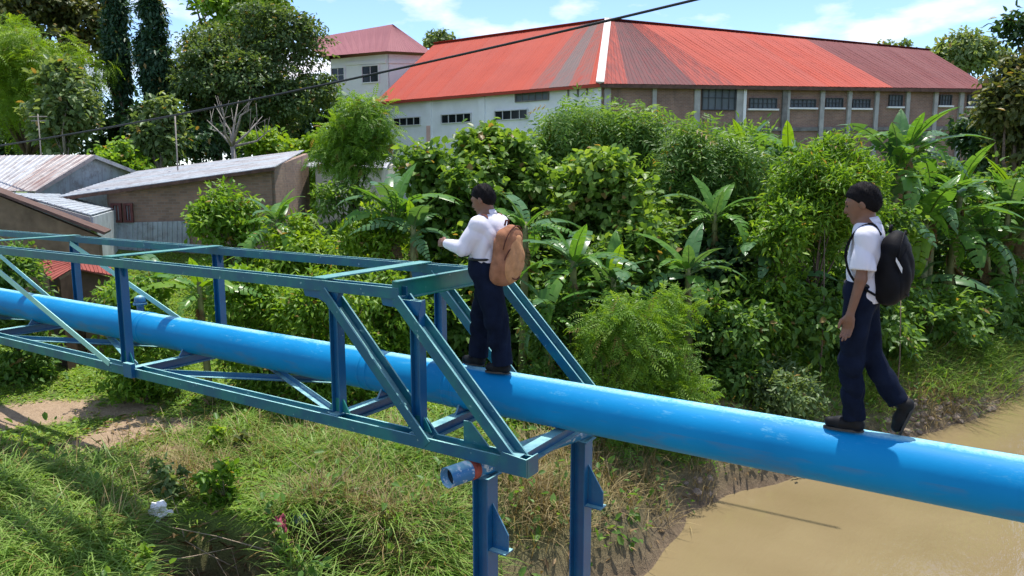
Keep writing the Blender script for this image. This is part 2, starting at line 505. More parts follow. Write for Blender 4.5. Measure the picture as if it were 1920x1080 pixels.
m = Mat('muddy_water')
w1 = m.noise(1.1, 5, .6, stretch=(1.6, .7, 1)); w2 = m.noise(3.2, 4, .6, stretch=(2.2, .6, 1))
m.col(m.ramp(m.noise(.35, 4), [(.3, (.20, .152, .078)), (.7, (.245, .19, .102))])).set(Roughness=.05)
m.b.inputs['Specular IOR Level'].default_value = .5
m.bump(m.math('ADD', w1, m.math('MULTIPLY', w2, .5)), .4, .06)
WATER = m.m
wat = MB().add([(-60, -600, 0), (900, -600, 0), (900, 1500, 0), (-60, 1500, 0)], [(0, 1, 2, 3)]).build('river_water', WATER)
tag(wat, 'muddy brown river water beside the bank', 'water', kind='structure')

# ------------------------------------------------------------------ pipe
PY, PZ, PR = 5.405, 3.60, .203
pipe = empty('water_pipe', (-3, PY, PZ), 'long bright blue water pipe crossing the river, paint worn on top', 'pipe')
seg = [-30, -13.4, -9.05, -5.12, -4.08, 4.2, 17]
mb = MB()
xs = []
for x in np.arange(-30, 17.01, .5): xs.append(x)
mb.tube([(x, PY, PZ) for x in xs], [PR] * len(xs), 56)
mb.build('pipe_barrel', PIPE, pipe)
for x in (-13.35, -9.0, -5.10, -4.05):
    for dx in (-.05, .05):
        q = MB()
        q.tube([(x + dx - .02, PY, PZ), (x + dx - .008, PY, PZ), (x + dx + .008, PY, PZ), (x + dx + .02, PY, PZ)], [PR - .004, PR + .007, PR + .007, PR - .004], 48)
        q.build('weld_band', PIPE, pipe)
av = MB()
vx = -9.35; vy = PY + .12
av.tube([(vx, vy, PZ + .1), (vx, vy, PZ + .26)], .045, 16)
av_o = av.build('air_valve', POST, pipe)
MB().tube([(vx, vy, PZ + .26), (vx, vy, PZ + .285)], .085, 16).build('flange', POST, av_o)
MB().tube([(vx, vy, PZ + .285), (vx, vy, PZ + .31), (vx, vy, PZ + .36), (vx, vy, PZ + .385)], [.085, .07, .065, .02], 16).build('cap', POST, av_o)

# ------------------------------------------------------------------ truss
YN, YF, ZT, ZB = PY - .745, PY + .755, 4.565, 3.335
truss = empty('pipe_truss', (-8, PY, ZB), 'blue and green steel truss framing the pipe on the left', 'truss')
def chan(h, b, t):
    return [(0, -h / 2), (b, -h / 2), (b, -h / 2 + t), (t, -h / 2 + t), (t, h / 2 - t), (b, h / 2 - t), (b, h / 2), (0, h / 2)]
def ibeam(h, b, t):
    return [(-b / 2, -h / 2), (b / 2, -h / 2), (b / 2, -h / 2 + t), (t / 2, -h / 2 + t), (t / 2, h / 2 - t), (b / 2, h / 2 - t), (b / 2, h / 2), (-b / 2, h / 2),
            (-b / 2, h / 2 - t), (-t / 2, h / 2 - t), (-t / 2, -h / 2 + t), (-b / 2, -h / 2 + t)]
def angle(a, t): return [(0, 0), (a, 0), (a, t), (t, t), (t, a), (0, a)]
XL = -24.0
TOPX, BOTX = -4.08, -2.87
def bm(name, p0, p1, poly, side, mat, par=None):
    return MB().beam(p0, p1, poly, side).build(name, mat, par or truss)
YM = (0, -1, 0)
for y, s in ((YN, 'near'), (YF, 'far')):
    bm('top_chord', (XL, y, ZT - .047), (TOPX + .02, y, ZT - .047), chan(.13, .092, .017), UPV, TRUSS)
    bm('bottom_chord', (XL, y, ZB - .05), (BOTX + .06, y, ZB - .05), chan(.14, .10, .018), UPV, TRUSS)
    sh = 0.0 if y == YN else -.33
    posts = [-8.27 + sh, -11.67 + sh * 1.6, -15.1 + sh, -18.5, -21.9]
    for x in posts:
        pb = MB().beam((x, y + .032, ZB + .063), (x, y + .032, ZT - .053), ibeam(.115, .09, .010), (0, 1, 0))
        po = pb.build('post', POST, truss)
        # haunch plates at both ends of the post
        MB().plate([(x - .13, y + .03, ZT - .056), (x + .13, y + .03, ZT - .056), (x + .062, y + .03, ZT - .17), (x - .062, y + .03, ZT - .17)], .012).build('gusset', POST, po)
        MB().plate([(x - .17, y + .03, ZB + .066), (x + .13, y + .03, ZB + .066), (x + .06, y + .03, ZB + .20), (x - .07, y + .03, ZB + .20)], .012).build('gusset', TRUSS_G, po)
    ex = posts[0]
    # end frame: post, post, two channel diagonals
    for x in ((-4.87, -3.93) if y == YN else (-4.87,)):
        o_ = MB().beam((x, y + .032, ZB + .063), (x, y + .032, ZT - .053), ibeam(.10, .085, .010), (0, 1, 0)).build('post', POST, truss)
        MB().plate([(x - .34, y - .03, ZT - .05), (x + .10, y - .03, ZT - .05), (x + .052, y - .03, ZT - .17), (x - .06, y - .03, ZT - .16), (x - .15, y - .03, ZT - .125), (x - .32, y - .03, ZT - .115)], .012).build('gusset', POST, o_)
        MB().plate([(x - .13, y + .03, ZB + .066), (x + .13, y + .03, ZB + .066), (x + .055, y + .03, ZB + .19), (x - .055, y + .03, ZB + .19)], .012).build('gusset', TRUSS_G, o_)
    bm('diagonal', (-4.96, y - .004, ZT - .075), (-3.80, y - .004, ZB - .030), chan(.150, .085, .016), UPV, TRUSS)
    bm('diagonal', (-4.10, y - .004, ZT - .075), (-2.93, y - .004, ZB - .030), chan(.165, .090, .016), UPV, TRUSS)
    # long tie diagonals between the posts
    for k, x in enumerate(posts[:-1]):
        bm('tie_bar', (posts[k + 1] + .1, y - .074, ZT - .06), (x - .2, y - .078, ZB + .05), [(-.006, -.036), (.006, -.036), (.006, .036), (-.006, .036)], YM, MINT)
    # small triangle bracket at the chord foot
    MB().plate([(-3.45, y + .01, ZB + .065), (-3.2, y + .01, ZB + .065), (-3.38, y + .01, ZB + .24), (-3.45, y + .01, ZB + .24)], .012).build('gusset', TRUSS, truss)
    MB().plate([(-3.08, y - .1, ZB - .06), (-2.79, y - .1, ZB - .06), (-2.79, y - .1, ZB + .08), (-3.01, y - .1, ZB + .10)], .012).build('end_plate', TRUSS, truss)
    MB().box((-2.80, y, ZB), (.012, .16, .15)).build('end_plate', TRUSS, truss)
# top cross members
for x in (-21.9, -18.5, -15.2, -11.9, -8.40):
    bm('top_cross_member', (x, YN - .05, ZT + .060), (x - .15, YF + .02, ZT + .060), [(-.085, -.006), (.085, -.006), (.085, .006), (-.085, .006)], (1, 0, 0), TRUSS_G)
MB().beam((-5.0, YN - .05, ZT + .058), (-5.05, YF + .02, ZT + .058), [(-.085, -.006), (.085, -.006), (.085, .006), (-.085, .006)], (1, 0, 0)).build('top_cross_member', TRUSS_G, truss)
MB().beam((TOPX - .04, YN - .06, ZT + .02), (TOPX - .04, YF + .06, ZT + .02), chan(.16, .06, .010), (1, 0, 0)).build('end_cross_member', TRUSS_G, truss)
MB().plate([(TOPX - .06, YN, ZT + .005), (TOPX - .06, YF, ZT + .005), (TOPX - .30, YF, ZT + .005), (TOPX - .30, YN, ZT + .005)], .01).build('end_plate', POST, truss)
# bottom cross members, cradles and lateral bars under the pipe
for x in (-18.5, -15.1, -11.67, -8.05, -4.87, -3.93, -2.95):
    cm = MB().beam((x, YN - .05, ZB + .0), (x, YF + .05, ZB + .0), ibeam(.11, .10, .010), (1, 0, 0)).build('bottom_cross_member', POST, truss)
    if x != -2.95:
        MB().plate([(x, PY - .22, ZB + .055), (x, PY + .22, ZB + .055), (x, PY + .16, ZB + .14), (x, PY + .07, ZB + .075), (x, PY - .07, ZB + .075), (x, PY - .16, ZB + .14)], .02).build('cradle', POST, cm)
for (xa, xb) in ((-8.1, -4.9), (-11.6, -8.1), (-15, -11.7)):
    bm('lateral_bar', (xa, YF - .05, ZB + .02), (xb, YN + .05, ZB + .02), angle(.06, .008), (0, 0, 1), POST)
    bm('lateral_bar', (xa, YN + .05, ZB - .045), (xb, YF - .05, ZB - .045), angle(.06, .008), (0, 0, 1), POST)
MB().box((-8.05, YN - .085, ZB + .03), (.16, .05, .16)).build('end_plate', POST, truss)

# ------------------------------------------------------------------ trestle: cross pipe on two columns
tz = ZB - .0625 - .083
tre = empty('pipe_trestle', (-3.1, PY, 0), 'blue trestle of two steel columns and a chipped cross tube', 'trestle')
ct = MB()
def annulus_tube(p0, p1, r, t, n=28):
    p0 = np.array(p0, float); p1 = np.array(p1, float)
    d = (p1 - p0) / np.linalg.norm(p1 - p0); a = np.cross(d, (0, 0, 1.0)); a /= np.linalg.norm(a); b = np.cross(d, a)
    q = MB(); vs = []
    for p, rr in ((p0, r), (p1, r), (p1, r - t), (p0, r - t)):
        for k in range(n):
            th = 2 * math.pi * k / n; vs.append(p + (a * math.cos(th) + b * math.sin(th)) * rr)
    fs = []
    for ring in range(4):
        r2 = (ring + 1) % 4
        for k in range(n):
            k2 = (k + 1) % n; fs.append((ring * n + k, ring * n + k2, r2 * n + k2, r2 * n + k))
    q.add(vs, fs, True); return q
c0 = np.array([-3.42, 4.40, tz]); c1 = np.array([-2.98, 6.25, tz])
annulus_tube(c0, c1, .083, .008).build('cross_tube', CHIP, tre)
MB().tube([c0 + (c1 - c0) * .035, c0 + (c1 - c0) * .045], .076, 20).build('bore_shade_disc', DARKGLASS, tre)  # added dark disc, painting in the shade inside the open tube end
MB().tube([c0 + (c1 - c0) * .115, c0 + (c1 - c0) * .155], .0845, 28, caps=True).build('rust_collar', RUST, tre)
cdir = (c1 - c0) / np.linalg.norm(c1 - c0)
for f in (.21, .845):
    p = c0 + (c1 - c0) * f
    top = tz - .075
    co = MB().beam((p[0], p[1], -1.3), (p[0], p[1], top), ibeam(.15, .15, .012), (0, 1, 0)).build('column', POST, tre)
    MB().box((p[0], p[1], top - .006), (.2, .2, .012)).build('cap_plate', POST, co)
    for z0 in (top - .50,):
        MB().plate([(p[0] + .078, p[1], z0 - .12), (p[0] + .23, p[1], z0 - .12), (p[0] + .23, p[1], z0 + .02), (p[0] + .078, p[1], z0 + .26)], .012).build('bracket', POST, co)
        MB().box((p[0] + .155, p[1], z0 - .126), (.16, .12, .012)).build('bracket_plate', POST, co)
    MB().box((p[0], p[1], -.45), (.7, .7, 1.1)).build('footing', CONC_D, tre)

# ------------------------------------------------------------------ buildings
def slab(name, pts, thick, mat, parent, flip=False):
    """flat plate with metre UVs: u along pts[0]->pts[1], v up the plate"""
    P = [np.asarray(p, float) for p in pts]
    q = MB().plate(P, thick)
    org = parent_origin(parent)
    me = q.mesh(name, org)
    e1 = P[1] - P[0]; e1 /= np.linalg.norm(e1)
    nn = np.cross(P[1] - P[0], P[-1] - P[0]); nn /= np.linalg.norm(nn)
    e2 = np.cross(nn, e1)
    uv = me.uv_layers.new(name='UVMap')
    for l in me.loops:
        p = np.array(me.vertices[l.vertex_index].co) + org - P[0]
        uv.data[l.index].uv = (p @ e1, p @ e2)
    return link(name, me, mat, parent)
def lerp(a, b, t): return np.asarray(a) * (1 - t) + np.asarray(b) * t
def sheets(parent, e0, e1, r0, r1, n, matf, emap=None, thick=.03, rib=.014, name='roof_sheet', ribs=3):
    """roof face from eave e0-e1 to ridge r0-r1 in n overlapping sheets, each with raised ribs"""
    for i in range(n):
        t0, t1 = i / n, (i + 1) / n
        g = (lambda t: np.interp(t, emap[0], emap[1])) if emap else (lambda t: t)
        a, b = lerp(e0, e1, t0), lerp(e0, e1, t1); c, d = lerp(r0, r1, g(t1)), lerp(r0, r1, g(t0))
        if np.linalg.norm(c - d) < .02: c = lerp(r0, r1, g(t1) + .0015)
        nn = np.cross(b - a, d - a); nn /= np.linalg.norm(nn)
        if nn[2] < 0: nn = -nn
        lift = nn * (.006 * (i % 2))
        o = slab(name, [a + lift, b + lift, c + lift, d + lift], thick, matf((t0 + t1) / 2), parent)
        # ribs are part of the sheet: appended to its mesh
        me = o.data
        org = parent_origin(parent)
        V = [np.array(v.co) for v in me.vertices]; Fs = [tuple(p.vertices) for p in me.polygons]
        for k in range(ribs):
            tt = (k + .5) / ribs
            p0 = lerp(a, b, tt) + lift - org; p1 = lerp(d, c, tt) + lift - org
            w = (b - a) * .06 / ribs
            w2 = (c - d) * .06 / ribs
            bs = len(V)
            V += [p0 - w * 1.6 + nn * thick * .5, p0 + nn * (thick * .5 + rib), p0 + w * 1.6 + nn * thick * .5, p1 - w2 * 1.6 + nn * thick * .5, p1 + nn * (thick * .5 + rib), p1 + w2 * 1.6 + nn * thick * .5]
            Fs += [(bs, bs + 1, bs + 4, bs + 3), (bs + 1, bs + 2, bs + 5, bs + 4), (bs, bs + 2, bs + 1), (bs + 3, bs + 4, bs + 5)]
        m2 = bpy.data.meshes.new(name); m2.from_pydata([tuple(v) for v in V], [], Fs)
        e1n = (b - a) / np.linalg.norm(b - a); e2n = np.cross(nn, e1n)
        uv = m2.uv_layers.new(name='UVMap')
        for l in m2.loops:
            p = np.array(m2.vertices[l.vertex_index].co) + org - np.asarray(e0)
            uv.data[l.index].uv = (p @ e1n, p @ e2n)
        m2.materials.append(matf((t0 + t1) / 2)); m2.update()
        o.data = m2; bpy.data.meshes.remove(me)

def window(u0, v0, u1, v1, A, B, parent, cols, pane, frame, out, name='window', rows=1, sill=None, fw=.06):
    P = [onwall(u0, v1, A, B), onwall(u1, v1, A, B), onwall(u1, v0, A, B), onwall(u0, v0, A, B)]
    bl, br = P[0], P[1]; zt = (P[2][2] + P[3][2]) / 2; zb = (P[0][2] + P[1][2]) / 2
    e = np.array([br[0] - bl[0], br[1] - bl[1], 0]); L = np.linalg.norm(e); e /= L
    o3 = np.array([*out[:2], 0.0]); o3 /= np.linalg.norm(o3)
    Rm = np.stack([e, o3, UPV], 1)
    c = np.array([(bl[0] + br[0]) / 2, (bl[1] + br[1]) / 2, (zt + zb) / 2])
    h = zt - zb
    fr = MB()
    fr.box(c + o3 * .05 + UPV * (h / 2 - fw / 2), (L, .13, fw), Rm); fr.box(c + o3 * .05 - UPV * (h / 2 - fw / 2), (L, .13, fw), Rm)
    fr.box(c + o3 * .05 + e * (L / 2 - fw / 2), (fw, .126, h - 2 * fw), Rm); fr.box(c + o3 * .05 - e * (L / 2 - fw / 2), (fw, .126, h - 2 * fw), Rm)
    w = fr.build(name, frame, parent)
    MB().box(c + o3 * .008, (L - 2 * fw, .02, h - 2 * fw), Rm).build('pane', pane, w)
    for k in range(1, cols):
        MB().box(c + o3 * .05 + e * (-L / 2 + L * k / cols), (.035, .05, h - 2 * fw), Rm).build('bar', frame if frame is not CONC else IRON, w)
    for k in range(1, rows):
        MB().box(c + o3 * .055 + UPV * (-h / 2 + h * k / rows), (L - 2 * fw, .045, .03), Rm).build('bar', frame if frame is not CONC else IRON, w)
    if sill is not None:
        MB().box(c + o3 * .09 - UPV * (h / 2 + .05), (L + .2, .2, .09), Rm).build('sill', sill, w)
    return w

# --- the big hall with the red roof
HA = dep(1125, 157, 40); EZ = HA[2]
HB = onz(704, 192, EZ); HD = onz(1862, 167, EZ)
HP = dep(1140, 38, 50); RZ = HP[2]
HQ = onz(815, 83, RZ); HS = onz(1742, 95, RZ)
hall = empty('hall_building', (HA[0], HA[1], gzf(HA[0], HA[1]) - .3), 'large hall with bright red sheet roof, white and bare brick walls', 'building')
_rr = random.Random(4)
def lmat(t): return ROOF_GREY if .82 < t < .90 else (ROOF_MIX2 if .72 < t < .965 else ROOF_RED)
def rmat(t): return (ROOF_MIX if t < .07 else ROOF_MAR) if t < .24 else (ROOF_MIX if t < .345 else (ROOF_RED if t < .72 else (ROOF_MIX if t < .74 else ROOF_DULL)))
sheets(hall, HB, HA, HQ, HP, 26, lmat, ([0, .759, .913, 1], [0, .90, .97, 1]))
sheets(hall, HA, HD, HP, HS, 30, rmat, ([0, .33, .73, 1], [0, .08, .556, 1]))
back = FWH * 13
B2 = HB + back * 1.6 - RT * 3; D2 = HD + back * 1.5 + RT * 2; P2 = HP + back * 1.2; P2[2] = EZ
slab('hip_end', [HB, HQ, B2], .05, ROOF_RED, hall)
slab('hip_end', [HD, D2, HS], .05, ROOF_DULL, hall)
slab('rear_slope', [B2, HQ, HP, P2], .05, ROOF_RED, hall)
slab('rear_slope', [P2, HP, HS, D2], .05, ROOF_DULL, hall)
d = HP - HA
MB().beam(HA + UPV * .10 - d * .012, HP + UPV * .10, [(-.22, -.03), (0, .05), (.22, -.03), (.22, -.07), (-.22, -.07)], RT).build('hip_cap', simple('hip_cap_white', (.50, .45, .44), .6, .15, 2), hall)
for a_, b_ in ((HQ, HP), (HP, HS)):
    MB().beam(a_ + UPV * .06, b_ + UPV * .06, [(-.2, -.03), (0, .06), (.2, -.03), (.2, -.06), (-.2, -.06)], np.cross(b_ - a_, UPV)).build('ridge_cap', ROOF_RED if a_ is HQ else ROOF_DULL, hall)
# walls stand half a metre inside the eaves
inw = np.array([HP[0] - HA[0], HP[1] - HA[1], 0]); inw /= np.linalg.norm(inw)
WA = HA + inw * .55 - UPV * .12
eL = (HB - HA); eL /= np.linalg.norm(eL); eR = (HD - HA); eR /= np.linalg.norm(eR)
WB = WA + eL * (np.linalg.norm(HB - HA) - .5); WD = WA + eR * (np.linalg.norm(HD - HA) - .6)
base = 3.3
def low(p): return np.array([p[0], p[1], base])
slab('side_wall', [low(WB), low(WA), WA, WB], .22, WHITE_WALL, hall)
slab('brick_wall', [low(WA), low(WD), WD, WA], .22, BRICK_H, hall)
WB2 = WB + back * 1.5; WD2 = WD + back * 1.4
slab('gable_wall', [low(WB2), low(WB), WB, WB2], .22, WHITE_WALL, hall)
slab('gable_wall', [low(WD), low(WD2), WD2, WD], .22, BRICK_H, hall)
outL = np.cross(eL, UPV); outL = outL if outL @ FWH < 0 else -outL
outR = np.cross(eR, UPV); outR = outR if outR @ FWH < 0 else -outR
SA, SB, SD = WA + outL * .11, WB + outL * .11, None
RA, RD = WA + outR * .11, WD + outR * .11
MB().beam(HB - UPV * .10, HA - UPV * .10, [(-.02, -.09), (.02, -.09), (.02, .07), (-.02, .07)], outL).build('fascia', ROOF_RED, hall)
MB().beam(HA - UPV * .12, HD - UPV * .12, [(-.02, -.10), (.02, -.10), (.02, .08), (-.02, .08)], outR).build('fascia', TIMBER, hall)
def pilaster(u, w, A, B, out, mat, z0=base, z1=None, proud=.12):
    p = onwall(u, 200, A, B); z1 = z1 or EZ - .15
    e = np.array([B[0] - A[0], B[1] - A[1], 0]); e /= np.linalg.norm(e)
    Rm = np.stack([e, out / np.linalg.norm(out), UPV], 1)
    MB().box((p[0], p[1], (z0 + z1) / 2) + out * proud / 2, (w, proud, z1 - z0), Rm).build('pilaster', mat, hall)
for u in (714, 805, 905, 1121):
    pilaster(u, .42, SB, SA, outL, WHITE_WALL)
zp = onwall(805, 236, SB, SA)[2]
for u in (805, 905): pilaster(u, .32, SB, SA, outL, PINK_P, base, zp, .15)
for (u0, v0, u1, v1) in ((738, 220, 790, 236), (828, 213, 885, 231), (928, 206, 991, 225)):
    window(u0, v0, u1, v1, SB, SA, hall, 4, DARKGLASS, simple('white_frame', (.55, .57, .58), .7, .1, 3), outL, fw=.05)
window(967, 169, 1030, 190, SB, SA, hall, 5, GREYGLASS, CONC_D, outL, name='wall_vent', fw=.06)
for k, (u, v0, v1) in enumerate(((1066, 163, 185), (1084, 162, 182), (1101, 160, 178))):
    a_ = onwall(u, v1, SB, SA); b_ = onwall(u, v0, SB, SA)
    MB().beam(a_ + outL * .03, b_ + outL * .03, [(-.03, -.05), (.03, -.05), (.03, .05), (-.03, .05)], outL).build('stain_strip', CONC_D, hall)  # added raised strips standing in for dark stains on the white wall
for u, w, mt in ((1138, .35, CONC), (1226, .22, CONC), (1306, .32, CONC), (1386, .42, CONC), (1394, .16, WHITE2), (1470, .30, CONC_D), (1477, .14, CONC), (1540, .24, CONC), (1591, .22, CONC), (1642, .22, CONC), (1700, .22, CONC), (1752, .22, CONC), (1800, .24, CONC), (1850, .25, CONC)):
    pilaster(u, w, RA, RD, outR, mt, proud=.14 if mt is not WHITE2 else .2)
MB().beam(onwall(1225, 244, RA, RD) + outR * .05, onwall(1860, 240, RA, RD) + outR * .05, [(-.05, -.1), (.05, -.1), (.05, .1), (-.05, .1)], outR).build('tie_beam', CONC_D, hall)
window(1315, 160, 1378, 207, RA, RD, hall, 5, GREYGLASS, IRON, outR, rows=2, fw=.05)
for (u0, v0, u1, v1, n) in ((1404, 184, 1455, 204, 6), (1480, 186, 1528, 202, 6), (1547, 184, 1579, 202, 5), (1597, 186, 1630, 203, 5), (1665, 178, 1690, 200, 4), (1760, 178, 1782, 198, 4), (1812, 178, 1842, 200, 4)):
    window(u0, v0, u1, v1, RA, RD, hall, n, GREYGLASS, IRON, outR, sill=WHITE2, rows=2, fw=.04)

# --- white block with the pink hipped roof, behind on the left of the hall
KC = dep(725, 96, 62); kz = KC[2]
KL = onz(604, 106, kz); KR = onz(812, 100, kz)
KT = dep(735, 46, 66); KT2 = onz(560, 76, KT[2])
wb = empty('white_block', (KC[0], KC[1], 3.5), 'white two storey block with faded pink hipped roof behind the hall', 'building')
sheets(wb, KL, KC, KT2, KT, 12, lambda t: ROOF_PINK)
sheets(wb, KC, KR, KT, KT + (KR - KC) * .02, 6, lambda t: ROOF_PINK)
K2 = KR + FWH * 10; K3 = KL + FWH * 12
slab('rear_slope', [KR, K2, KT], .05, ROOF_PINK, wb)
slab('rear_slope', [K2, K3, KT2, KT], .05, ROOF_PINK, wb)
slab('rear_slope', [K3, KL, KT2], .05, ROOF_PINK, wb)
def dn(p, z=3.0): return np.array([p[0], p[1], z])
ins = FWH * .9
a_, b_, c_ = KL + ins + RT * .6, KC + ins, KR + ins - RT * .5
for p in (a_, b_, c_): p[2] -= .1
slab('front_wall', [dn(a_), dn(b_), b_, a_], .25, WHITE2, wb)
slab('side_wall', [dn(b_), dn(c_), c_, b_], .25, WHITE2, wb)
slab('side_wall', [dn(c_), dn(K2), K2 - UPV * .1, c_], .25, WHITE2, wb)
ofr = np.cross(b_ - a_, UPV); ofr /= np.linalg.norm(ofr); ofr = ofr if ofr @ FWH < 0 else -ofr
osd = np.cross(c_ - b_, UPV); osd /= np.linalg.norm(osd); osd = osd if osd @ FWH < 0 else -osd
fa, fb = a_ + ofr * .125, b_ + ofr * .125
for (x0, y0, x1, y1) in ((679, 122, 712, 156), (622, 126, 648, 156), (684, 200, 714, 224), (690, 232, 714, 250), (640, 205, 664, 232)):
    window(x0, y0, x1, y1, fa, fb, wb, 2, DARKGLASS, WHITE2, ofr, rows=2, fw=.09)
for v in (112, 116):
    pass
pA, pB = onwall(650, 120, fa, fb), onwall(724, 116, fa, fb)
MB().beam(pA + ofr * .04, pB + ofr * .04, [(-.06, -.12), (.06, -.12), (.06, .12), (-.06, .12)], ofr).build('string_course', WHITE2, wb)
sa, sb = b_ + osd * .125, c_ + osd * .125
pA, pB = onwall(728, 116, sa, sb), onwall(800, 117, sa, sb)
MB().beam(pA + osd * .04, pB + osd * .04, [(-.06, -.12), (.06, -.12), (.06, .12), (-.06, .12)], osd).build('string_course', WHITE2, wb)

# --- long brick shed with zinc roof
def dz(u, v, d_): return dep(u, v, d_)
S1, S2, S3, S4 = dz(103, 371, 22.6), dz(515, 313, 23.6), dz(582, 292, 30), dz(258, 322, 30)
shed = empty('brick_shed', (*dz(360, 440, 24)[:2], 2.6), 'brick shed with sloping zinc roof left of the feathery tree', 'shed')
S3 = S2 + (S4 - S1) + (S3 - S2 - S4 + S1) * .25
sheets(shed, S1, S4, S2, S3, 8, lambda t: TIN if (int(t * 8) % 3) else TIN_PALE, rib=.02)
w0, w1 = dz(207, 376, 23.3), dz(509, 318, 24.0)
_n = np.cross(S2 - S1, S4 - S1)
def under_roof(p, off=.02): p[2] = S1[2] - ((p[0] - S1[0]) * _n[0] + (p[1] - S1[1]) * _n[1]) / _n[2] - off
under_roof(w0); under_roof(w1)
slab('front_wall', [dn(w0, 2.4), dn(w1, 2.4), w1, w0], .18, BRICK_S, shed)
w2 = dz(574, 300, 29.5); under_roof(w2, .1)
slab('side_wall', [dn(w1, 2.4), dn(w2, 2.4), w2, w1], .18, BRICK_S, shed)
w3 = dz(255, 330, 29.5); under_roof(w3, .1)
slab('side_wall', [dn(w3, 2.4), dn(w0, 2.4), w0, w3], .18, BRICK_S, shed)
of1 = np.cross(w1 - w0, UPV); of1[2] = 0; of1 /= np.linalg.norm(of1); of1 = of1 if of1 @ FWH < 0 else -of1
f0, f1 = w0 + of1 * .09, w1 + of1 * .09
pq = [onwall(u, v, f0, f1) for u, v in ((208, 470), (356, 470), (356, 414), (208, 418))]
sheets(shed, pq[0] + of1 * .04, pq[1] + of1 * .04, pq[3] + of1 * .04, pq[2] + of1 * .04, 8, lambda t: TIN_PALE, rib=.03, name='fence_sheet', ribs=2)
for (x0, x1) in ((212, 231), (235, 252)):
    window(x0, 381, x1, 417, f0, f1, shed, 2, PALEPANE, TIMBER_R, of1, name='shutter', fw=.07)
vb = MB().beam(S1 + UPV * -.06, S2 + UPV * -.06, [(-.03, -.05), (.03, -.05), (.03, .05), (-.03, .05)], of1).build('verge_board', TIMBER, shed)

# --- gabled zinc house at the left edge
G0, G1, G2 = dz(66, 359, 25.5), dz(177, 291, 28), dz(264, 325, 30.5)
gh = empty('zinc_house', (*dz(120, 400, 28)[:2], 2.6), 'gabled zinc house with rust streaked roof at the left edge', 'house')
R2_ = onz(-130, 293, G1[2]); E2_ = dz(-190, 357, 26.5); E2_[2] = G0[2]
sheets(gh, E2_, G0, R2_, G1, 9, lambda t: TIN_R if t > .75 or .3 < t < .42 else TIN, rib=.02)
G3 = G2 + (R2_ - G1) * .9
slab('rear_slope', [G2, G3, R2_, G1], .03, TIN, gh)
gi = (R2_ - G1); gi /= np.linalg.norm(gi)
a_, b_, c_ = G0 + gi * .3 - UPV * .05, G1 + gi * .3 - UPV * .06, G2 + gi * .3 - UPV * .05
slab('gable_wall', [dn(a_, 2.4), dn(c_, 2.4), c_, b_, a_], .12, TIN_PALE, gh)
slab('front_wall', [dn(E2_, 2.4) + gi * -.5, dn(a_, 2.4), a_, E2_ - UPV * .05 - gi * .5], .12, CONC, gh)
MB().beam(G0 - UPV * .05, G1 - UPV * .05, [(-.03, -.07), (.03, -.07), (.03, .07), (-.03, .07)], -gi).build('verge_board', TIN_R, gh)
MB().beam(G1 - UPV * .05, G2 - UPV * .05, [(-.03, -.07), (.03, -.07), (.03, .07), (-.03, .07)], -gi).build('verge_board', TIN, gh)

# --- lean-to roof between them
lt = empty('lean_to', (*dz(120, 400, 21)[:2], 2.4), 'low lean-to with pale zinc roof between the two zinc roofed houses', 'shed')
l0, l1, l2, l3 = dz(20, 362, 20), dz(170, 404, 20), dz(212, 392, 23), dz(108, 364, 24)
sheets(lt, l0, l1, l3, l2, 4, lambda t: TIN_PALE, rib=.02)
slab('front_wall', [dn(l0, 2.0), dn(l1, 2.0), l1 - UPV * .04, l0 - UPV * .04], .1, CONC, lt)
slab('side_wall', [dn(l1, 2.0), dn(l2, 2.0), l2 - UPV * .04, l1 - UPV * .04], .1, PALEPANE, lt)

# --- nearest house: dark verge over a brown wall
nh = empty('brown_house', (*dz(60, 420, 17)[:2], 1.8), 'brown walled house with dark sloping verge at left edge above the truss', 'house')
n0, n1, n2, n3 = dz(-120, 318, 17.0), dz(196, 438, 17.0), dz(208, 432, 20.5), dz(-60, 330, 21)
slab('roof', [n0, n1, n2, n3], .06, TIMBER, nh)
k0, k1 = n0 + FWH * .25 - UPV * .08, n1 + FWH * .25 - UPV * .08 - RT * .25
slab('gable_wall', [dn(k0, 1.8), dn(k1, 1.8), k1, k0], .12, simple('mud_wall', (.20, .135, .085), .95, .3, 3, .3), nh)

# --- small red hut behind the truss
rh = empty('red_hut', (*dz(130, 530, 14.5)[:2], 2.0), 'small hut with rusty red sheet roof seen through the truss', 'hut')
q0, q1, q2, q3 = dz(96, 528, 14.2), dz(68, 492, 15), dz(122, 484, 16.4), dz(136, 504, 15.2)
q4, q5 = dz(210, 517, 15.6), dz(206, 488, 16.8)
sheets(rh, q1, q0, q2, q3, 4, lambda t: TIN_RED, rib=.02, ribs=2)
sheets(rh, q3, q4, q2, q5, 5, lambda t: TIN_RED, rib=.02, ribs=2)
HUTW = simple('hut_wall', (.13, .085, .06), .95, .3, 4)
h0, h1, h2 = q0 + FWH * .2 + RT * .05, q3 + FWH * .25, q4 + FWH * .25 - RT * .2
slab('front_wall', [dn(h1, 1.4), dn(h2, 1.4), h2 - UPV * .06, h1 - UPV * .06], .1, HUTW, rh)
h3 = q1 + FWH * .2 + RT * .1
slab('side_wall', [dn(h3, 1.4), dn(h0, 1.4), dn(h1, 1.4), h1 - UPV * .06, h0 - UPV * .05, h3 - UPV * .05], .1, HUTW, rh)

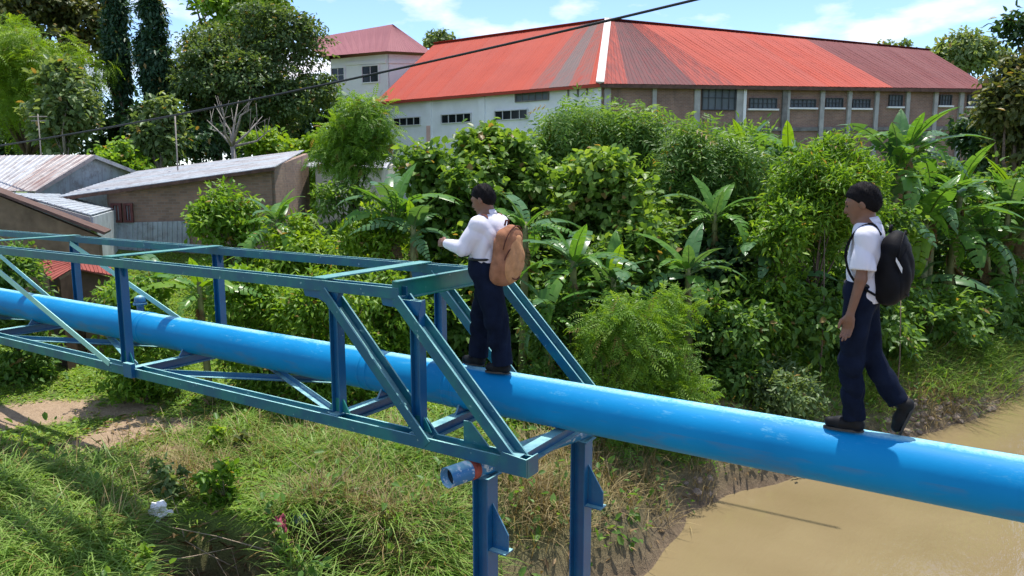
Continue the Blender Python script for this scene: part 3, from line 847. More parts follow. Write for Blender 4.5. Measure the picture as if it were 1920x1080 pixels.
# --- beige house behind the feathery tree
bh = empty('beige_house', (*dz(650, 380, 29)[:2], 2.8), 'beige house wall half hidden behind the small feathery tree', 'house')
b0, b1, b2 = dz(592, 312, 28), dz(712, 316, 28), dz(742, 306, 33)
BEI = simple('beige_plaster', (.55, .50, .42), .9, .12, 2)
slab('front_wall', [dn(b0, 2.6), dn(b1, 2.6), b1, b0], .15, BEI, bh)
slab('side_wall', [dn(b1, 2.6), dn(b2, 2.6), b2, b1], .15, BEI, bh)
sheets(bh, b0 - FWH * .3 - RT * .4, b1 - FWH * .3 + RT * .3, dz(600, 296, 32.5), dz(735, 296, 32.5), 6, lambda t: TIN, rib=.02)

# --- poles
def pole(u0, v0, u1, v1, d_, r, label, bars):
    p0 = dz(u0, v0, d_); p1 = dz(u1, v1, d_)
    e = empty('antenna_pole', (p0[0], p0[1], gzf(p0[0], p0[1])), label, 'pole')
    MB().tube([(p0[0], p0[1], gzf(p0[0], p0[1]) - .2), p0, p1], [r * 1.3, r, r], 8).build('mast', BARK_P, e)
    for k in range(bars):
        c = lerp(p1, p0, .06 + .1 * k)
        MB().tube([c - RT * (.35 - .06 * k), c + RT * (.35 - .06 * k)], .018, 6).build('antenna_arm', BARK_P, e)
pole(77, 292, 71, 214, 29, .022, 'thin pale pole above the rust streaked zinc roof', 2)
pole(333, 312, 328, 216, 27.5, .025, 'thin pale pole in front of the pale sapling by the shed', 0)

# --- overhead cable
ca, cb = dep(-330, 312, 34), dep(1620, -78, 13)
pts = []
for k in range(41):
    t = k / 40; p = lerp(ca, cb, t); p[2] -= 4 * .55 * t * (1 - t); pts.append(p)
cable = MB().tube(pts, .028, 8).build('overhead_cable', CABLE)
tag(cable, 'black overhead cable slanting across the sky and trees', 'cable')
for p, lab in ((ca, 'far concrete pole holding the overhead cable outside the view'), (cb, 'near concrete pole holding the overhead cable outside the view')):
    pass

# ------------------------------------------------------------------ foliage
def leaf_simple(w=.42):
    return np.array([(0, 0, 0), (.45, .5 * w, .07), (1, 0, -.10), (.45, -.5 * w, .07)], float), [np.array([(0, 2, 1), (0, 3, 2)])]
def leaf_broad(w=.55):
    V = np.array([(0, 0, 0), (.28, .5 * w, .09), (.68, .40 * w, .03), (1, 0, -.16), (.28, -.5 * w, .09), (.68, -.40 * w, .03)], float)
    return V, [np.array([(0, 3, 2, 1), (0, 4, 5, 3)])]
def leaf_pinnate(pairs=6, w=.13, droop=.35, ll=.30):
    V = []; F = []
    def diamond(base, d, n_, l, wd):
        b = len(V); s = np.cross(n_, d)
        V.extend([base, base + d * l * .45 + s * wd * l, base + d * l - np.array([0, 0, .15 * l]), base + d * l * .45 - s * wd * l])
        F.append((b, b + 2, b + 1)); F.append((b, b + 3, b + 2))
    for k in range(pairs):
        t = .18 + .78 * k / (pairs - 1 if pairs > 1 else 1)
        p = np.array([t, 0, .12 * math.sin(t * 2.2) - droop * t * t])
        l = ll * (1 - .45 * abs(t - .5) * 1.4)
        for sgn in (-1, 1):
            d = np.array([.45, sgn * .85, -.22]); d /= np.linalg.norm(d)
            diamond(p, d, np.array([0, 0, 1.0]), l, w / .3 * .5)
    p = np.array([.96, 0, .12 * math.sin(2.2) - droop * .95]); diamond(p, np.array([1.0, 0, -.3]) / 1.05, np.array([0, 0, 1.0]), ll * .8, w / .3 * .5)
    return np.array(V), [np.array(F)]
LEAF = {'simple': leaf_simple(), 'slim': leaf_simple(.24), 'broad': leaf_broad(), 'heart': leaf_broad(.8), 'pinnate': leaf_pinnate(), 'fern': leaf_pinnate(7, .085, .45, .27), 'long': leaf_pinnate(4, .085, .6, .46)}

def place_leaves(pos, dirs, nrm, size, tone, kind):
    """returns V, faces, tone for N copies of the leaf template"""
    T, Fs = LEAF[kind]
    x = dirs / (np.linalg.norm(dirs, axis=1, keepdims=True) + 1e-9)
    z = nrm - x * np.sum(nrm * x, 1, keepdims=True)
    z /= np.linalg.norm(z, axis=1, keepdims=True) + 1e-9
    y = np.cross(z, x)
    S = size[:, None, None]
    V = pos[:, None, :] + S * (T[None, :, 0:1] * x[:, None] + T[None, :, 1:2] * y[:, None] + T[None, :, 2:3] * z[:, None])
    N = len(pos); k = len(T)
    faces = []; tn = []
    off = (np.arange(N) * k)[:, None, None]
    for F in Fs:
        faces.append((F[None] + off).reshape(-1, F.shape[1]))
        tn.append(np.repeat(tone, len(F)))
    return V.reshape(-1, 3), faces, np.concatenate(tn)

def unit(rng, n):
    v = rng.normal(size=(n, 3)); return v / np.linalg.norm(v, axis=1, keepdims=True)

def crown_leaves(rng, lobes, n_leaves, size, kind, clump=.45, per=28, droop=.35, shell=.72, minz=None, tone_bias=0.0):
    """lobes: (centre, radii). Leaves hang in clumps spread through the lobes, denser towards the outside."""
    area = np.array([(r[0] * r[1]) ** .8 + (r[1] * r[2]) ** .8 + (r[0] * r[2]) ** .8 for c, r in lobes])
    n_cl = max(1, int(n_leaves / per))
    pick = rng.choice(len(lobes), size=n_cl, p=area / area.sum())
    C = np.array([c for c, r in lobes], float)[pick]; R = np.array([r for c, r in lobes], float)[pick]
    d = unit(rng, n_cl)
    low = d[:, 2] < -.45
    d[low, 2] *= -1 * (rng.random(low.sum()) < .6) * 2 + 1
    rad = np.where(rng.random(n_cl) < .72, shell + (1.06 - shell) * rng.random(n_cl), .25 + .6 * rng.random(n_cl))
    cl = C + d * R * rad[:, None]
    ct = rng.random(n_cl)
    pos = np.repeat(cl, per, 0); dd = np.repeat(d, per, 0)
    cs = clump * (.6 + .8 * rng.random(n_cl))
    pos = pos + unit(rng, len(pos)) * (np.repeat(cs, per) * rng.random(len(pos)) ** .5)[:, None] * np.array([1, 1, .75])
    dirs = dd * .7 + unit(rng, len(pos)) * .9 + np.array([0, 0, -droop])
    nrm = dd * .5 + unit(rng, len(pos)) * .55 + np.array([0, 0, .85])
    tone = np.clip(.5 + tone_bias + .30 * (np.repeat(ct, per) - .5) + rng.normal(0, .17, len(pos)), 0, 1)
    tone = np.minimum(tone, .94); tone[rng.random(len(pos)) < .022] = 1.0     # a few yellowed leaves
    sz = size * (.65 + .7 * rng.random(len(pos)))
    if minz is not None:
        k = pos[:, 2] > minz(pos[:, 0], pos[:, 1]) + .03
        pos, dirs, nrm, tone, sz = pos[k], dirs[k], nrm[k], tone[k], sz[k]
    return place_leaves(pos, dirs, nrm, sz, tone, kind)

def lobes_in_box(rng, u0, v0, u1, v1, D, n=11, depth=.8, size=.36, taper=0.0, flat=1.0):
    """irregular crown filling the given picture extent at distance D"""
    c = dep((u0 + u1) / 2, (v0 + v1) / 2, D)
    hw = (u1 - u0) / 2 * D / F_PX; hh = (v1 - v0) / 2 * D / F_PX; hd = hw * depth
    L = [(c, np.array([hw * .62, hw * .62, hh * .68]))]
    for i in range(n):
        d = unit(rng, 1)[0]; d[2] = d[2] * .9 + .1
        k = 1 - size * .92
        s = size * (.7 + .6 * rng.random())
        tz_ = d[2] * k
        tw = 1 - taper * max(0, tz_)
        p = c + RT * d[0] * hw * k * tw + FWH * d[1] * hd * k * tw + UPV * tz_ * hh
        r = np.array([hw, hw * .9, hh * flat]) * s
        r[0] = r[1] = min(r[0], hw * .5); r[2] = max(min(r[2], hw * .75), .15 * hh)
        L.append((p, r))
    return L, c, hw, hh

def trunk(e, base, lobes, r0, mat, rng, name='trunk', top=None, fork=.45):
    base = np.asarray(base, float)
    c = lobes[0][0]
    mb = MB()
    jn = lerp(base, c, fork) + np.array([rng.normal() * .1, rng.normal() * .1, 0])
    pts = [base - UPV * .3, lerp(base, jn, .5) + rng.normal(size=3) * .05 * np.array([1, 1, 0]), jn, c]
    mb.tube(pts, [r0 * 1.15, r0 * .9, r0 * .75, r0 * .3], 9)
    for p, r in lobes[1:9]:
        mid = lerp(jn, p, .5) + rng.normal(size=3) * .1 * np.linalg.norm(p - jn) * .5
        mb.tube([jn, mid, p], [r0 * .5, r0 * .3, r0 * .08], 6)
    return mb.build(name, mat, e)

def tree(name, label, cat, box, D, leafm, kind, n, size, seed, bark=BARK, r0=.16, group=None, lobes_n=11, clump=.45, per=28, droop=.35, lsize=.36, taper=0, depth=.8,
         bias=0.0, shell=.72, base_uv=None, min_s=.8):
    rng = np.random.default_rng(seed)
    while True:                      # plants keep to dry ground: move back along the view until off the water
        q = dep((box[0] + box[2]) / 2, box[3], D)
        if shore(q[0], q[1]) > min_s or D > 60: break
        D *= 1.03; size *= 1.03; clump *= 1.03
    L, c, hw, hh = lobes_in_box(rng, *box, D, n=lobes_n, depth=depth, size=lsize, taper=taper)
    if cat == 'bush':                # bushes are leafy right down to the ground
        gc = gzf(c[0], c[1])
        for k in range(5):
            a = 2 * math.pi * k / 5 + rng.random()
            p = c + np.array([math.cos(a), math.sin(a), 0]) * hw * .45
            zl, zh = gzf(p[0], p[1]) + hw * .2, c[2] - hh * .6
            p[2] = min(zl, zh); L.append((p.copy(), np.array([hw * .5, hw * .5, hw * .45])))
            if zh - zl > hw * .5:
                p[2] = (zl + zh) / 2; L.append((p.copy(), np.array([hw * .55, hw * .55, (zh - zl) * .5])))
                n = int(n * 1.06)
    bx, by = (c[0], c[1]) if base_uv is None else dep(base_uv[0], base_uv[1], D)[:2]
    g = gzf(bx, by)
    e = empty(name, (bx, by, g), label, cat, group)
    V, F, t = crown_leaves(rng, L, n, size, kind, clump, per, droop, shell, gz, bias)
    arr_obj('crown' if cat == 'tree' else 'foliage', V, F, leafm, e, attr=t)
    trunk(e, (bx, by, g), L, r0, bark, rng, 'trunk' if cat == 'tree' else 'stem')
    return e

GT = 'trees behind the zinc roofed houses'
tree('leafy_tree', 'tall dark tree with brownish crown at the top left corner', 'tree', (-60, -90, 215, 190), 50, L_OLIVE, 'broad', 13000, .42, 1, group=GT, r0=.35, clump=.8)
tree('feathery_tree', 'bright yellow-green feathery tree at the left edge', 'tree', (-100, 40, 185, 300), 40, L_YEL, 'fern', 8200, .62, 2, group=GT, r0=.25, clump=.75, droop=.6, bias=-.05)
tree('feathery_tree', 'pale green slender tree standing before the bright feathery tree', 'tree', (48, 120, 185, 300), 34, L_GREY, 'broad', 5200, .30, 3, BARK_P, .1, GT, clump=.5, bias=.05)
tree('columnar_tree', 'narrow dark columnar tree, left of the two', 'tree', (200, -90, 244, 280), 42, L_BLUE, 'simple', 9000, .30, 4, group=GT, r0=.18, lobes_n=16, lsize=.5, clump=.4, droop=.9, depth=1)
tree('columnar_tree', 'wider dark columnar tree, right of the two', 'tree', (256, -60, 318, 270), 41, L_BLUE, 'simple', 12000, .30, 5, group=GT, r0=.2, lobes_n=16, lsize=.5, clump=.4, droop=.9, taper=.45, depth=1)
tree('leafy_tree', 'loose bright green crown rising above the big round tree', 'tree', (305, -90, 555, 110), 53, L_BRIGHT, 'broad', 7000, .42, 6, group=GT, r0=.3, clump=.8, lobes_n=14, lsize=.3)
tree('round_tree', 'big round dark green tree left of the white block', 'tree', (318, 22, 652, 310), 43, L_GREY, 'broad', 50000, .22, 7, group=GT, r0=.4, clump=.55, lobes_n=24, lsize=.28, bias=-.28)
tree('leafy_tree', 'light green sapling below the columnar trees beside the pale pole', 'tree', (255, 150, 345, 325), 34, L_GREY, 'broad', 4200, .27, 8, BARK_P, .08, GT, clump=.45)
tree('leafy_tree', 'dark low tree filling the gap above the zinc roofs', 'tree', (120, 200, 420, 330), 44, L_DARK, 'broad', 9000, .36, 9, group=GT, r0=.2, clump=.7)
tree('leafy_tree', 'dark tree showing through below the big round tree', 'tree', (370, 130, 655, 320), 48, L_DARK, 'broad', 9000, .38, 64, group=GT, r0=.25, clump=.8)
tree('leafy_tree', 'dark tree filling the gap between hall end and right edge tree', 'tree', (1790, 205, 1980, 350), 34, L_DARK, 'broad', 7000, .3, 65, r0=.15, clump=.6)
GB = 'bushes by the houses'
tree('leafy_bush', 'bright bush over the zinc ridge of the gabled house', 'bush', (165, 268, 300, 350), 32.5, L_BRIGHT, 'broad', 3200, .24, 10, group=GB, r0=.05, clump=.4)
tree('leafy_bush', 'yellow-green hedge bush above the brick shed roof', 'bush', (430, 248, 560, 310), 37, L_YEL, 'broad', 3000, .27, 11, group=GB, r0=.06, clump=.45)
tree('leafy_bush', 'yellow-green hedge bush between shed roof and feathery tree', 'bush', (535, 242, 640, 320), 36, L_YEL, 'broad', 2600, .27, 12, group=GB, r0=.06, clump=.45)
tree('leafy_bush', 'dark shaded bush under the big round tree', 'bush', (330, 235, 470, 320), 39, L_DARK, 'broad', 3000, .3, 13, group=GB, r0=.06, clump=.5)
tree('feathery_tree', 'small light green feathery tree before the hall left end', 'tree', (575, 188, 742, 345), 21.5, L_BRIGHT, 'pinnate', 4200, .27, 14, BARK_D, .07, lobes_n=9, clump=.5, droop=.5, base_uv=(665, 390), lsize=.34, shell=.5)
tree('leafy_bush', 'dim green bush at the foot of the small feathery tree', 'bush', (585, 330, 700, 430), 20.5, L_MID, 'simple', 3200, .17, 15, group=GB, r0=.04, clump=.3)
tree('leafy_tree', 'dark tree with glossy leaves at the right edge by the hall end', 'tree', (1835, 95, 2010, 330), 27, L_OLIVE, 'broad', 9000, .27, 16, group=None, r0=.18, clump=.5, lobes_n=13)
tree('leafy_tree', 'high branch of leaves reaching in at the top right corner', 'tree', (1885, 0, 2040, 95), 27.4, L_DARK, 'broad', 1500, .25, 17, r0=.1, clump=.4)
GF = 'distant trees above the hall roof'
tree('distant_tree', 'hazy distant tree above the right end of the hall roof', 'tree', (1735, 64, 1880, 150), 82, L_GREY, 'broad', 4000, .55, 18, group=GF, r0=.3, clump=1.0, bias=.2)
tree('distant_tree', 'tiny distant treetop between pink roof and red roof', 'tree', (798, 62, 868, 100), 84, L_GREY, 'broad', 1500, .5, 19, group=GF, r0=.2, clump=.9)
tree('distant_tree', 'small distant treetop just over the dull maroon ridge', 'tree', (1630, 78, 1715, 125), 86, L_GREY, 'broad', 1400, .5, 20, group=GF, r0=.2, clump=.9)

# bare grey tree
rng = np.random.default_rng(77)
bt = dep(440, 300, 33); g = gzf(bt[0], bt[1])
e = empty('bare_tree', (bt[0], bt[1], g), 'leafless pale grey tree against the big round tree', 'tree')
mb = MB(); b0 = np.array([bt[0], bt[1], g]); fork = dep(436, 275, 33)
mb.tube([b0, lerp(b0, fork, .5) + RT * .1, fork], [.14, .12, .1], 8)
mb.build('trunk', BARK_P, e)
for (u, v) in ((402, 195), (418, 205), (447, 188), (470, 205), (492, 218), (388, 225), (510, 240)):
    tip = dep(u, v, 33 + rng.normal() * .8)
    q = MB(); mid = lerp(fork, tip, .5) + rng.normal(size=3) * .15
    q.tube([fork, mid, tip], [.07, .045, .012], 6)
    for k in range(4):
        s0 = lerp(mid, tip, rng.random() * .8); q.tube([s0, s0 + (rng.normal(size=3) * .3 + UPV * .5 + (tip - fork) * .1)], [.022, .006], 5)
    q.build('branch', BARK_P, e)

# ---- the thicket on the far bank
GS = 'shrubs of the far bank thicket'
tree('tall_shrub', 'tallest shrub, rounded dense green, against the hall corner', 'bush', (1000, 170, 1262, 420), 21, L_MID, 'long', 8600, .42, 21, group=GS, r0=.09, clump=.45, per=14, droop=.9, lobes_n=16, lsize=.3, bias=.12)
tree('tall_shrub', 'dark drooping leaved shrub between hall corner and round crowned tree', 'bush', (1195, 222, 1440, 520), 19, L_MID, 'long', 6800, .40, 22, group=GS, r0=.08, clump=.45, per=14, droop=.9, lobes_n=16, lsize=.3, bias=.02)
tree('broadleaf_shrub', 'broad leaved shrub left of the walker with the tan backpack', 'bush', (745, 270, 945, 520), 17.4, L_BROAD, 'heart', 12000, .175, 23, group=GS, r0=.07, clump=.4, lobes_n=14, lsize=.3, bias=-.1)
tree('broadleaf_shrub', 'broad leaved shrub with sunlit top below the white hall wall', 'bush', (835, 245, 1060, 440), 18.6, L_BROAD, 'heart', 14500, .18, 24, group=GS, r0=.07, clump=.4, lobes_n=14, lsize=.3, bias=.05)
tree('broadleaf_shrub', 'broad leaved shrub just right of the tan backpack', 'bush', (990, 285, 1205, 500), 17, L_BROAD, 'heart', 13000, .17, 25, group=GS, r0=.07, clump=.4, lobes_n=14, lsize=.3, bias=.08)
tree('broadleaf_shrub', 'shady broad leaved shrub low behind the tan backpack', 'bush', (1060, 420, 1260, 600), 16, L_BROAD, 'heart', 10000, .16, 26, group=GS, r0=.06, clump=.4, lobes_n=12, lsize=.3, bias=-.1)
tree('round_crowned_tree', 'light green fine leaved round tree above the walker with black backpack', 'tree', (1440, 258, 1650, 520), 16.5, L_BRIGHT, 'slim', 15000, .17, 27, BARK, .05, lobes_n=14, clump=.35, lsize=.3, base_uv=(1540, 620), bias=-.05)
tree('leafy_shrub', 'bright small leaved shrub low between banana clumps, left of the front walker', 'bush', (1390, 380, 1530, 530), 16, L_BRIGHT, 'simple', 5200, .15, 28, group=GS, r0=.04, clump=.3)
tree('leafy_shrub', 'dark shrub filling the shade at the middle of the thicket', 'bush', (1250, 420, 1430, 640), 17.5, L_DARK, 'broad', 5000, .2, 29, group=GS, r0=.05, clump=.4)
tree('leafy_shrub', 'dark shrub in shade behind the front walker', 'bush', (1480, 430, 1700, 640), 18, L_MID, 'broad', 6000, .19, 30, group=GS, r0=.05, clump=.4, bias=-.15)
tree('leafy_shrub', 'tangle of narrow leaves right of the black backpack', 'bush', (1660, 545, 1860, 690), 17.5, L_GREY, 'slim', 8000, .24, 31, group=GS, min_s=3.0, r0=.05, clump=.4, bias=-.1)
tree('leafy_shrub', 'tangle of narrow leaves at the right edge above the water', 'bush', (1800, 545, 1990, 690), 18.5, L_GREY, 'slim', 8000, .25, 32, group=GS, min_s=3.0, r0=.05, clump=.4, bias=-.1)
tree('leafy_shrub', 'dark shrub behind the tall bananas under the hall', 'bush', (1600, 275, 1800, 470), 24, L_MID, 'broad', 6500, .22, 33, group=GS, r0=.05, clump=.4, bias=-.1)
tree('leafy_shrub', 'dark shrub behind the bananas at the right edge', 'bush', (1770, 295, 1990, 520), 25, L_MID, 'broad', 6500, .22, 34, group=GS, r0=.05, clump=.4, bias=-.1)
tree('leafy_shrub', 'leafy green shrub at the right edge, nearest the rubble shore', 'bush', (1790, 570, 1900, 660), 16, L_MID, 'broad', 5000, .16, 55, group=GS, min_s=3.0, r0=.04, clump=.32)
tree('leafy_shrub', 'leafy shrub under the drooping banana right of the black backpack', 'bush', (1690, 540, 1830, 640), 16.5, L_BRIGHT, 'slim', 6500, .2, 56, group=GS, min_s=3.0, r0=.04, clump=.35, bias=-.15)
tree('leafy_shrub', 'bright leafed shrub at the right edge under the cut banana', 'bush', (1860, 540, 1990, 650), 17, L_BRIGHT, 'broad', 5500, .17, 57, group=GS, min_s=3.0, r0=.04, clump=.32, bias=-.1)
tree('leafy_shrub', 'low shrub left of the bright feathery bushes under the tan backpack', 'bush', (985, 540, 1100, 690), 13.6, L_MID, 'simple', 4500, .13, 58, group=GS, r0=.03, clump=.26)
tree('leafy_shrub', 'low shrub right of the bright feathery bushes', 'bush', (1310, 560, 1440, 690), 15.2, L_MID, 'broad', 4500, .14, 59, group=GS, r0=.03, clump=.28)
tree('broadleaf_shrub', 'broad leaved shrub between the tan backpack shrubs and the drooping one', 'bush', (1130, 380, 1320, 560), 17.6, L_BROAD, 'heart', 11000, .16, 60, group=GS, r0=.06, clump=.4, lobes_n=14, lsize=.3)
tree('leafy_shrub', 'mid green shrub under the drooping leaved shrub', 'bush', (1290, 360, 1450, 560), 18.2, L_BROAD, 'broad', 9000, .16, 61, group=GS, r0=.05, clump=.38, lobes_n=14, lsize=.3)
tree('leafy_shrub', 'mid green shrub behind the head of the front walker', 'bush', (1560, 380, 1720, 560), 18.5, L_MID, 'broad', 8000, .16, 62, group=GS, r0=.05, clump=.38, bias=.1)
tree('broadleaf_shrub', 'broad leaved shrub low behind the legs of the tan backpack walker', 'bush', (820, 430, 1010, 620), 16.2, L_BROAD, 'heart', 9000, .15, 63, group=GS, r0=.05, clump=.36, lobes_n=12, bias=-.08)
tree('leafy_shrub', 'low shrub row along the foot of the brick wall', 'bush', (1290, 240, 1480, 340), 24, L_MID, 'simple', 5000, .22, 35, group=GS, r0=.05, clump=.4)
GL = 'bushes behind the truss'
tree('leafy_bush', 'sunlit bush against the brick shed wall', 'bush', (368, 350, 505, 500), 17.5, L_BRIGHT, 'simple', 5200, .17, 36, group=GL, r0=.05, clump=.32)
tree('leafy_bush', 'yellow-green bush left of the banana clump above the truss', 'bush', (480, 395, 640, 520), 16.5, L_YEL, 'simple', 5200, .16, 37, group=GL, r0=.04, clump=.32)
tree('leafy_bush', 'yellow-green bush directly left of the reaching hand', 'bush', (630, 395, 785, 510), 15.6, L_YEL, 'simple', 5400, .15, 38, group=GL, r0=.04, clump=.3)
tree('leafy_bush', 'bushy green plant framed by the first truss panel', 'bush', (415, 500, 560, 640), 13.5, L_BRIGHT, 'simple', 5600, .13, 39, group=GL, r0=.03, clump=.26, bias=.1)
tree('leafy_bush', 'bushy green plant framed by the end truss panel', 'bush', (530, 505, 720, 650), 13.2, L_BRIGHT, 'simple', 5600, .13, 40, group=GL, r0=.03, clump=.26, bias=.05)
tree('leafy_bush', 'shaded bush below the end of the truss top chord', 'bush', (660, 500, 800, 640), 14.2, L_BRIGHT, 'simple', 5000, .14, 41, group=GL, r0=.03, clump=.28)
tree('leafy_bush', 'green bush at far left below the brown walled house', 'bush', (-40, 470, 90, 580), 13.8, L_MID, 'simple', 3800, .14, 42, group=GL, r0=.03, clump=.26)
tree('leafy_bush', 'green bush in front of the red hut', 'bush', (190, 520, 330, 620), 13, L_BRIGHT, 'simple', 3800, .13, 43, group=GL, r0=.03, clump=.26)
GFN = 'feathery bushes on the bank'
tree('feathery_bush', 'bright feathery bush just above the pipe, right of the truss', 'bush', (1088, 545, 1215, 745), 12.6, L_BRIGHT, 'fern', 2300, .27, 44, group=GFN, r0=.03, clump=.3, per=16, lobes_n=12)
tree('feathery_bush', 'bright feathery bush between the truss end and the front walker', 'bush', (1180, 555, 1325, 730), 13.2, L_BRIGHT, 'fern', 2300, .28, 45, group=GFN, r0=.03, clump=.3, per=16, lobes_n=12)
tree('leafy_bush', 'sprawling low bush on the bank left of the walking legs', 'bush', (1370, 660, 1540, 790), 14.6, L_GREY, 'simple', 4600, .13, 46, group=GFN, r0=.02, clump=.28)
tree('leafy_bush', 'weedy bush right behind the legs of the front walker', 'bush', (1540, 590, 1680, 760), 16, L_MID, 'simple', 4600, .14, 47, group=GFN, min_s=2.0, r0=.02, clump=.28)
tree('leafy_bush', 'dark weedy bush at the waterline right of the trestle', 'bush', (1130, 840, 1290, 960), 10.6, L_MID, 'simple', 5200, .10, 48, group=GFN, r0=.02, clump=.25, bias=-.1)
tree('leafy_tree', 'dark backdrop tree at the left edge above the zinc roof', 'tree', (-110, 150, 130, 330), 47, L_DARK, 'broad', 9000, .36, 49, group=GT, r0=.2, clump=.7)
GW = 'weedy plants on the lawn edge'
def gdep(u, v): return float((ground_hit(u, v) - CAMP) @ FW)
tree('leafy_weed', 'yellow-green weed on the lawn edge below the truss', 'bush', (372, 800, 418, 850), gdep(395, 850), L_YEL, 'broad', 260, .10, 50, group=GW, r0=.008, clump=.10)
tree('leafy_weed', 'reddish green weed right of the yellow-green one', 'bush', (425, 810, 490, 850), gdep(457, 850), L_OLIVE, 'broad', 260, .10, 51, group=GW, r0=.008, clump=.10)
tree('leafy_weed', 'broad green weed at the rim of the eroded hollow', 'bush', (375, 860, 445, 950), gdep(410, 950), L_BRIGHT, 'broad', 520, .11, 52, group=GW, r0=.008, clump=.13)
tree('leafy_weed', 'grey-green weed above the white plastic bag', 'bush', (262, 870, 350, 935), gdep(306, 935), L_GREY, 'broad', 520, .09, 53, group=GW, r0=.008, clump=.12)
tree('leafy_weed', 'small yellow weed low in the eroded hollow', 'bush', (232, 1018, 288, 1066), gdep(260, 1066), L_YEL, 'broad', 260, .08, 54, group=GW, r0=.008, clump=.10)

# undergrowth that knits the shrubs into one mass
rng = np.random.default_rng(321)
UL = []
for u in range(745, 1990, 38):
    for vv, DD in ((600, 16.5), (520, 18.5), (430, 20.0), (350, 22.0)):
        tv = np.interp(u, [745, 850, 1000, 1250, 1420, 1600, 1990], [430, 330, 270, 300, 330, 330, 330])
        if vv < tv or (u > 1630 and vv < 560): continue
        D = DD + rng.normal() * .5; p = dep(u + rng.normal() * 14, vv + rng.normal() * 18, D)
        while shore(p[0], p[1]) < 1.2 and D < 40: D *= 1.03; p = dep(u, vv, D)
        UL.append((p, np.array([.75, .75, .75]) * D / 18 * (.8 + .4 * rng.random())))
V, F, t = crown_leaves(rng, UL, 46000, .19, 'broad', .45, 26, .35, .6, gz, -.05)
tag(arr_obj('thicket_undergrowth', V, F, L_MID, None, attr=t), 'dense leafy undergrowth between the shrubs of the far bank', 'undergrowth', kind='stuff')
# ---- banana plants
def banana_leaf(rng, L, W, arch, torn, curl=.25):
    """blade along +X, arching down; each half blade is split into strips where torn"""
    n = 13; V = []; F = []; T = []
    def mid(t):
        a = arch * t
        return np.array([math.sin(a) / max(arch, .01) * L if arch > .05 else t * L, 0, -(1 - math.cos(a)) / max(arch, .01) * L if arch > .05 else 0])
    def tan(t):
        a = arch * t; return np.array([math.cos(a), 0, -math.sin(a)])
    def wid(t): return W * .5 * (math.sin(math.pi * min(1, .06 + t * .96) ** .8) ** .7) * (1 if t < .97 else .5)
    for sgn in (-1, 1):
        k = 0
        while k < n:
            step = 1 if rng.random() < torn else 3
            k1 = min(n, k + step)
            dr = rng.uniform(-.15, .5) * torn; sk = rng.uniform(-.03, .05)
            st = list(range(k, k1 + 1)); b = len(V)
            for i in st:
                t = .10 + .90 * i / n
                if torn > .3 and i == st[-1] and i < n: t -= .018
                p = mid(t); tg = tan(t); nn = np.array([-tg[2], 0, tg[0]])
                w = wid(t)
                for f in (0, .5, 1):
                    V.append(p + np.array([0, sgn, 0]) * w * f * math.cos(curl + dr * f) + nn * (w * f * (math.sin(.42) if f < .6 else .30) - w * f * f * (dr + .25)) + tg * (w * f * .28 + sk * f))
            for j in range(len(st) - 1):
                for f in range(2):
                    q = (b + j * 3 + f, b + j * 3 + f + 1, b + (j + 1) * 3 + f + 1, b + (j + 1) * 3 + f)
                    F.append(q if sgn > 0 else q[::-1]); T.append(np.clip(.5 + dr * .4 + rng.normal(0, .10), 0, 1))
            k = k1
    # midrib and petiole
    b = len(V); m_ = 8
    for i in range(m_ + 1):
        t = i / m_; p = mid(t); r = .028 * (1 - .8 * t) + .003
        V += [p + np.array([0, r, 0]), p + np.array([0, -r, 0]), p + np.array([0, 0, -r * 1.3])]
    for i in range(m_):
        a = b + i * 3
        for j in range(3):
            F.append((a + j, a + (j + 1) % 3, a + 3 + (j + 1) % 3, a + 3 + j)); T.append(.95)
    return mesh_arrays('leaf', np.array(V), [np.array(F)], True, np.array(T))
rngb = np.random.default_rng(5)
BL = {}
for key, (L, Wd, arch, torn) in {'up': (1.9, .56, .75, .2), 'arch': (2.2, .62, 1.5, .5), 'droop': (2.2, .58, 2.2, .75), 'torn': (2.1, .62, 1.3, .95), 'flat': (1.8, .62, 1.05, .3)}.items():
    BL[key] = [banana_leaf(rngb, L, Wd, arch, torn) for _ in range(3)]
_bl_mat = {}
def ban_mesh(key, k, mat):
    kk = (key, k, mat.name)
    if kk not in _bl_mat:
        me = BL[key][k].copy(); me.materials.clear(); me.materials.append(mat); _bl_mat[kk] = me
    return _bl_mat[kk]
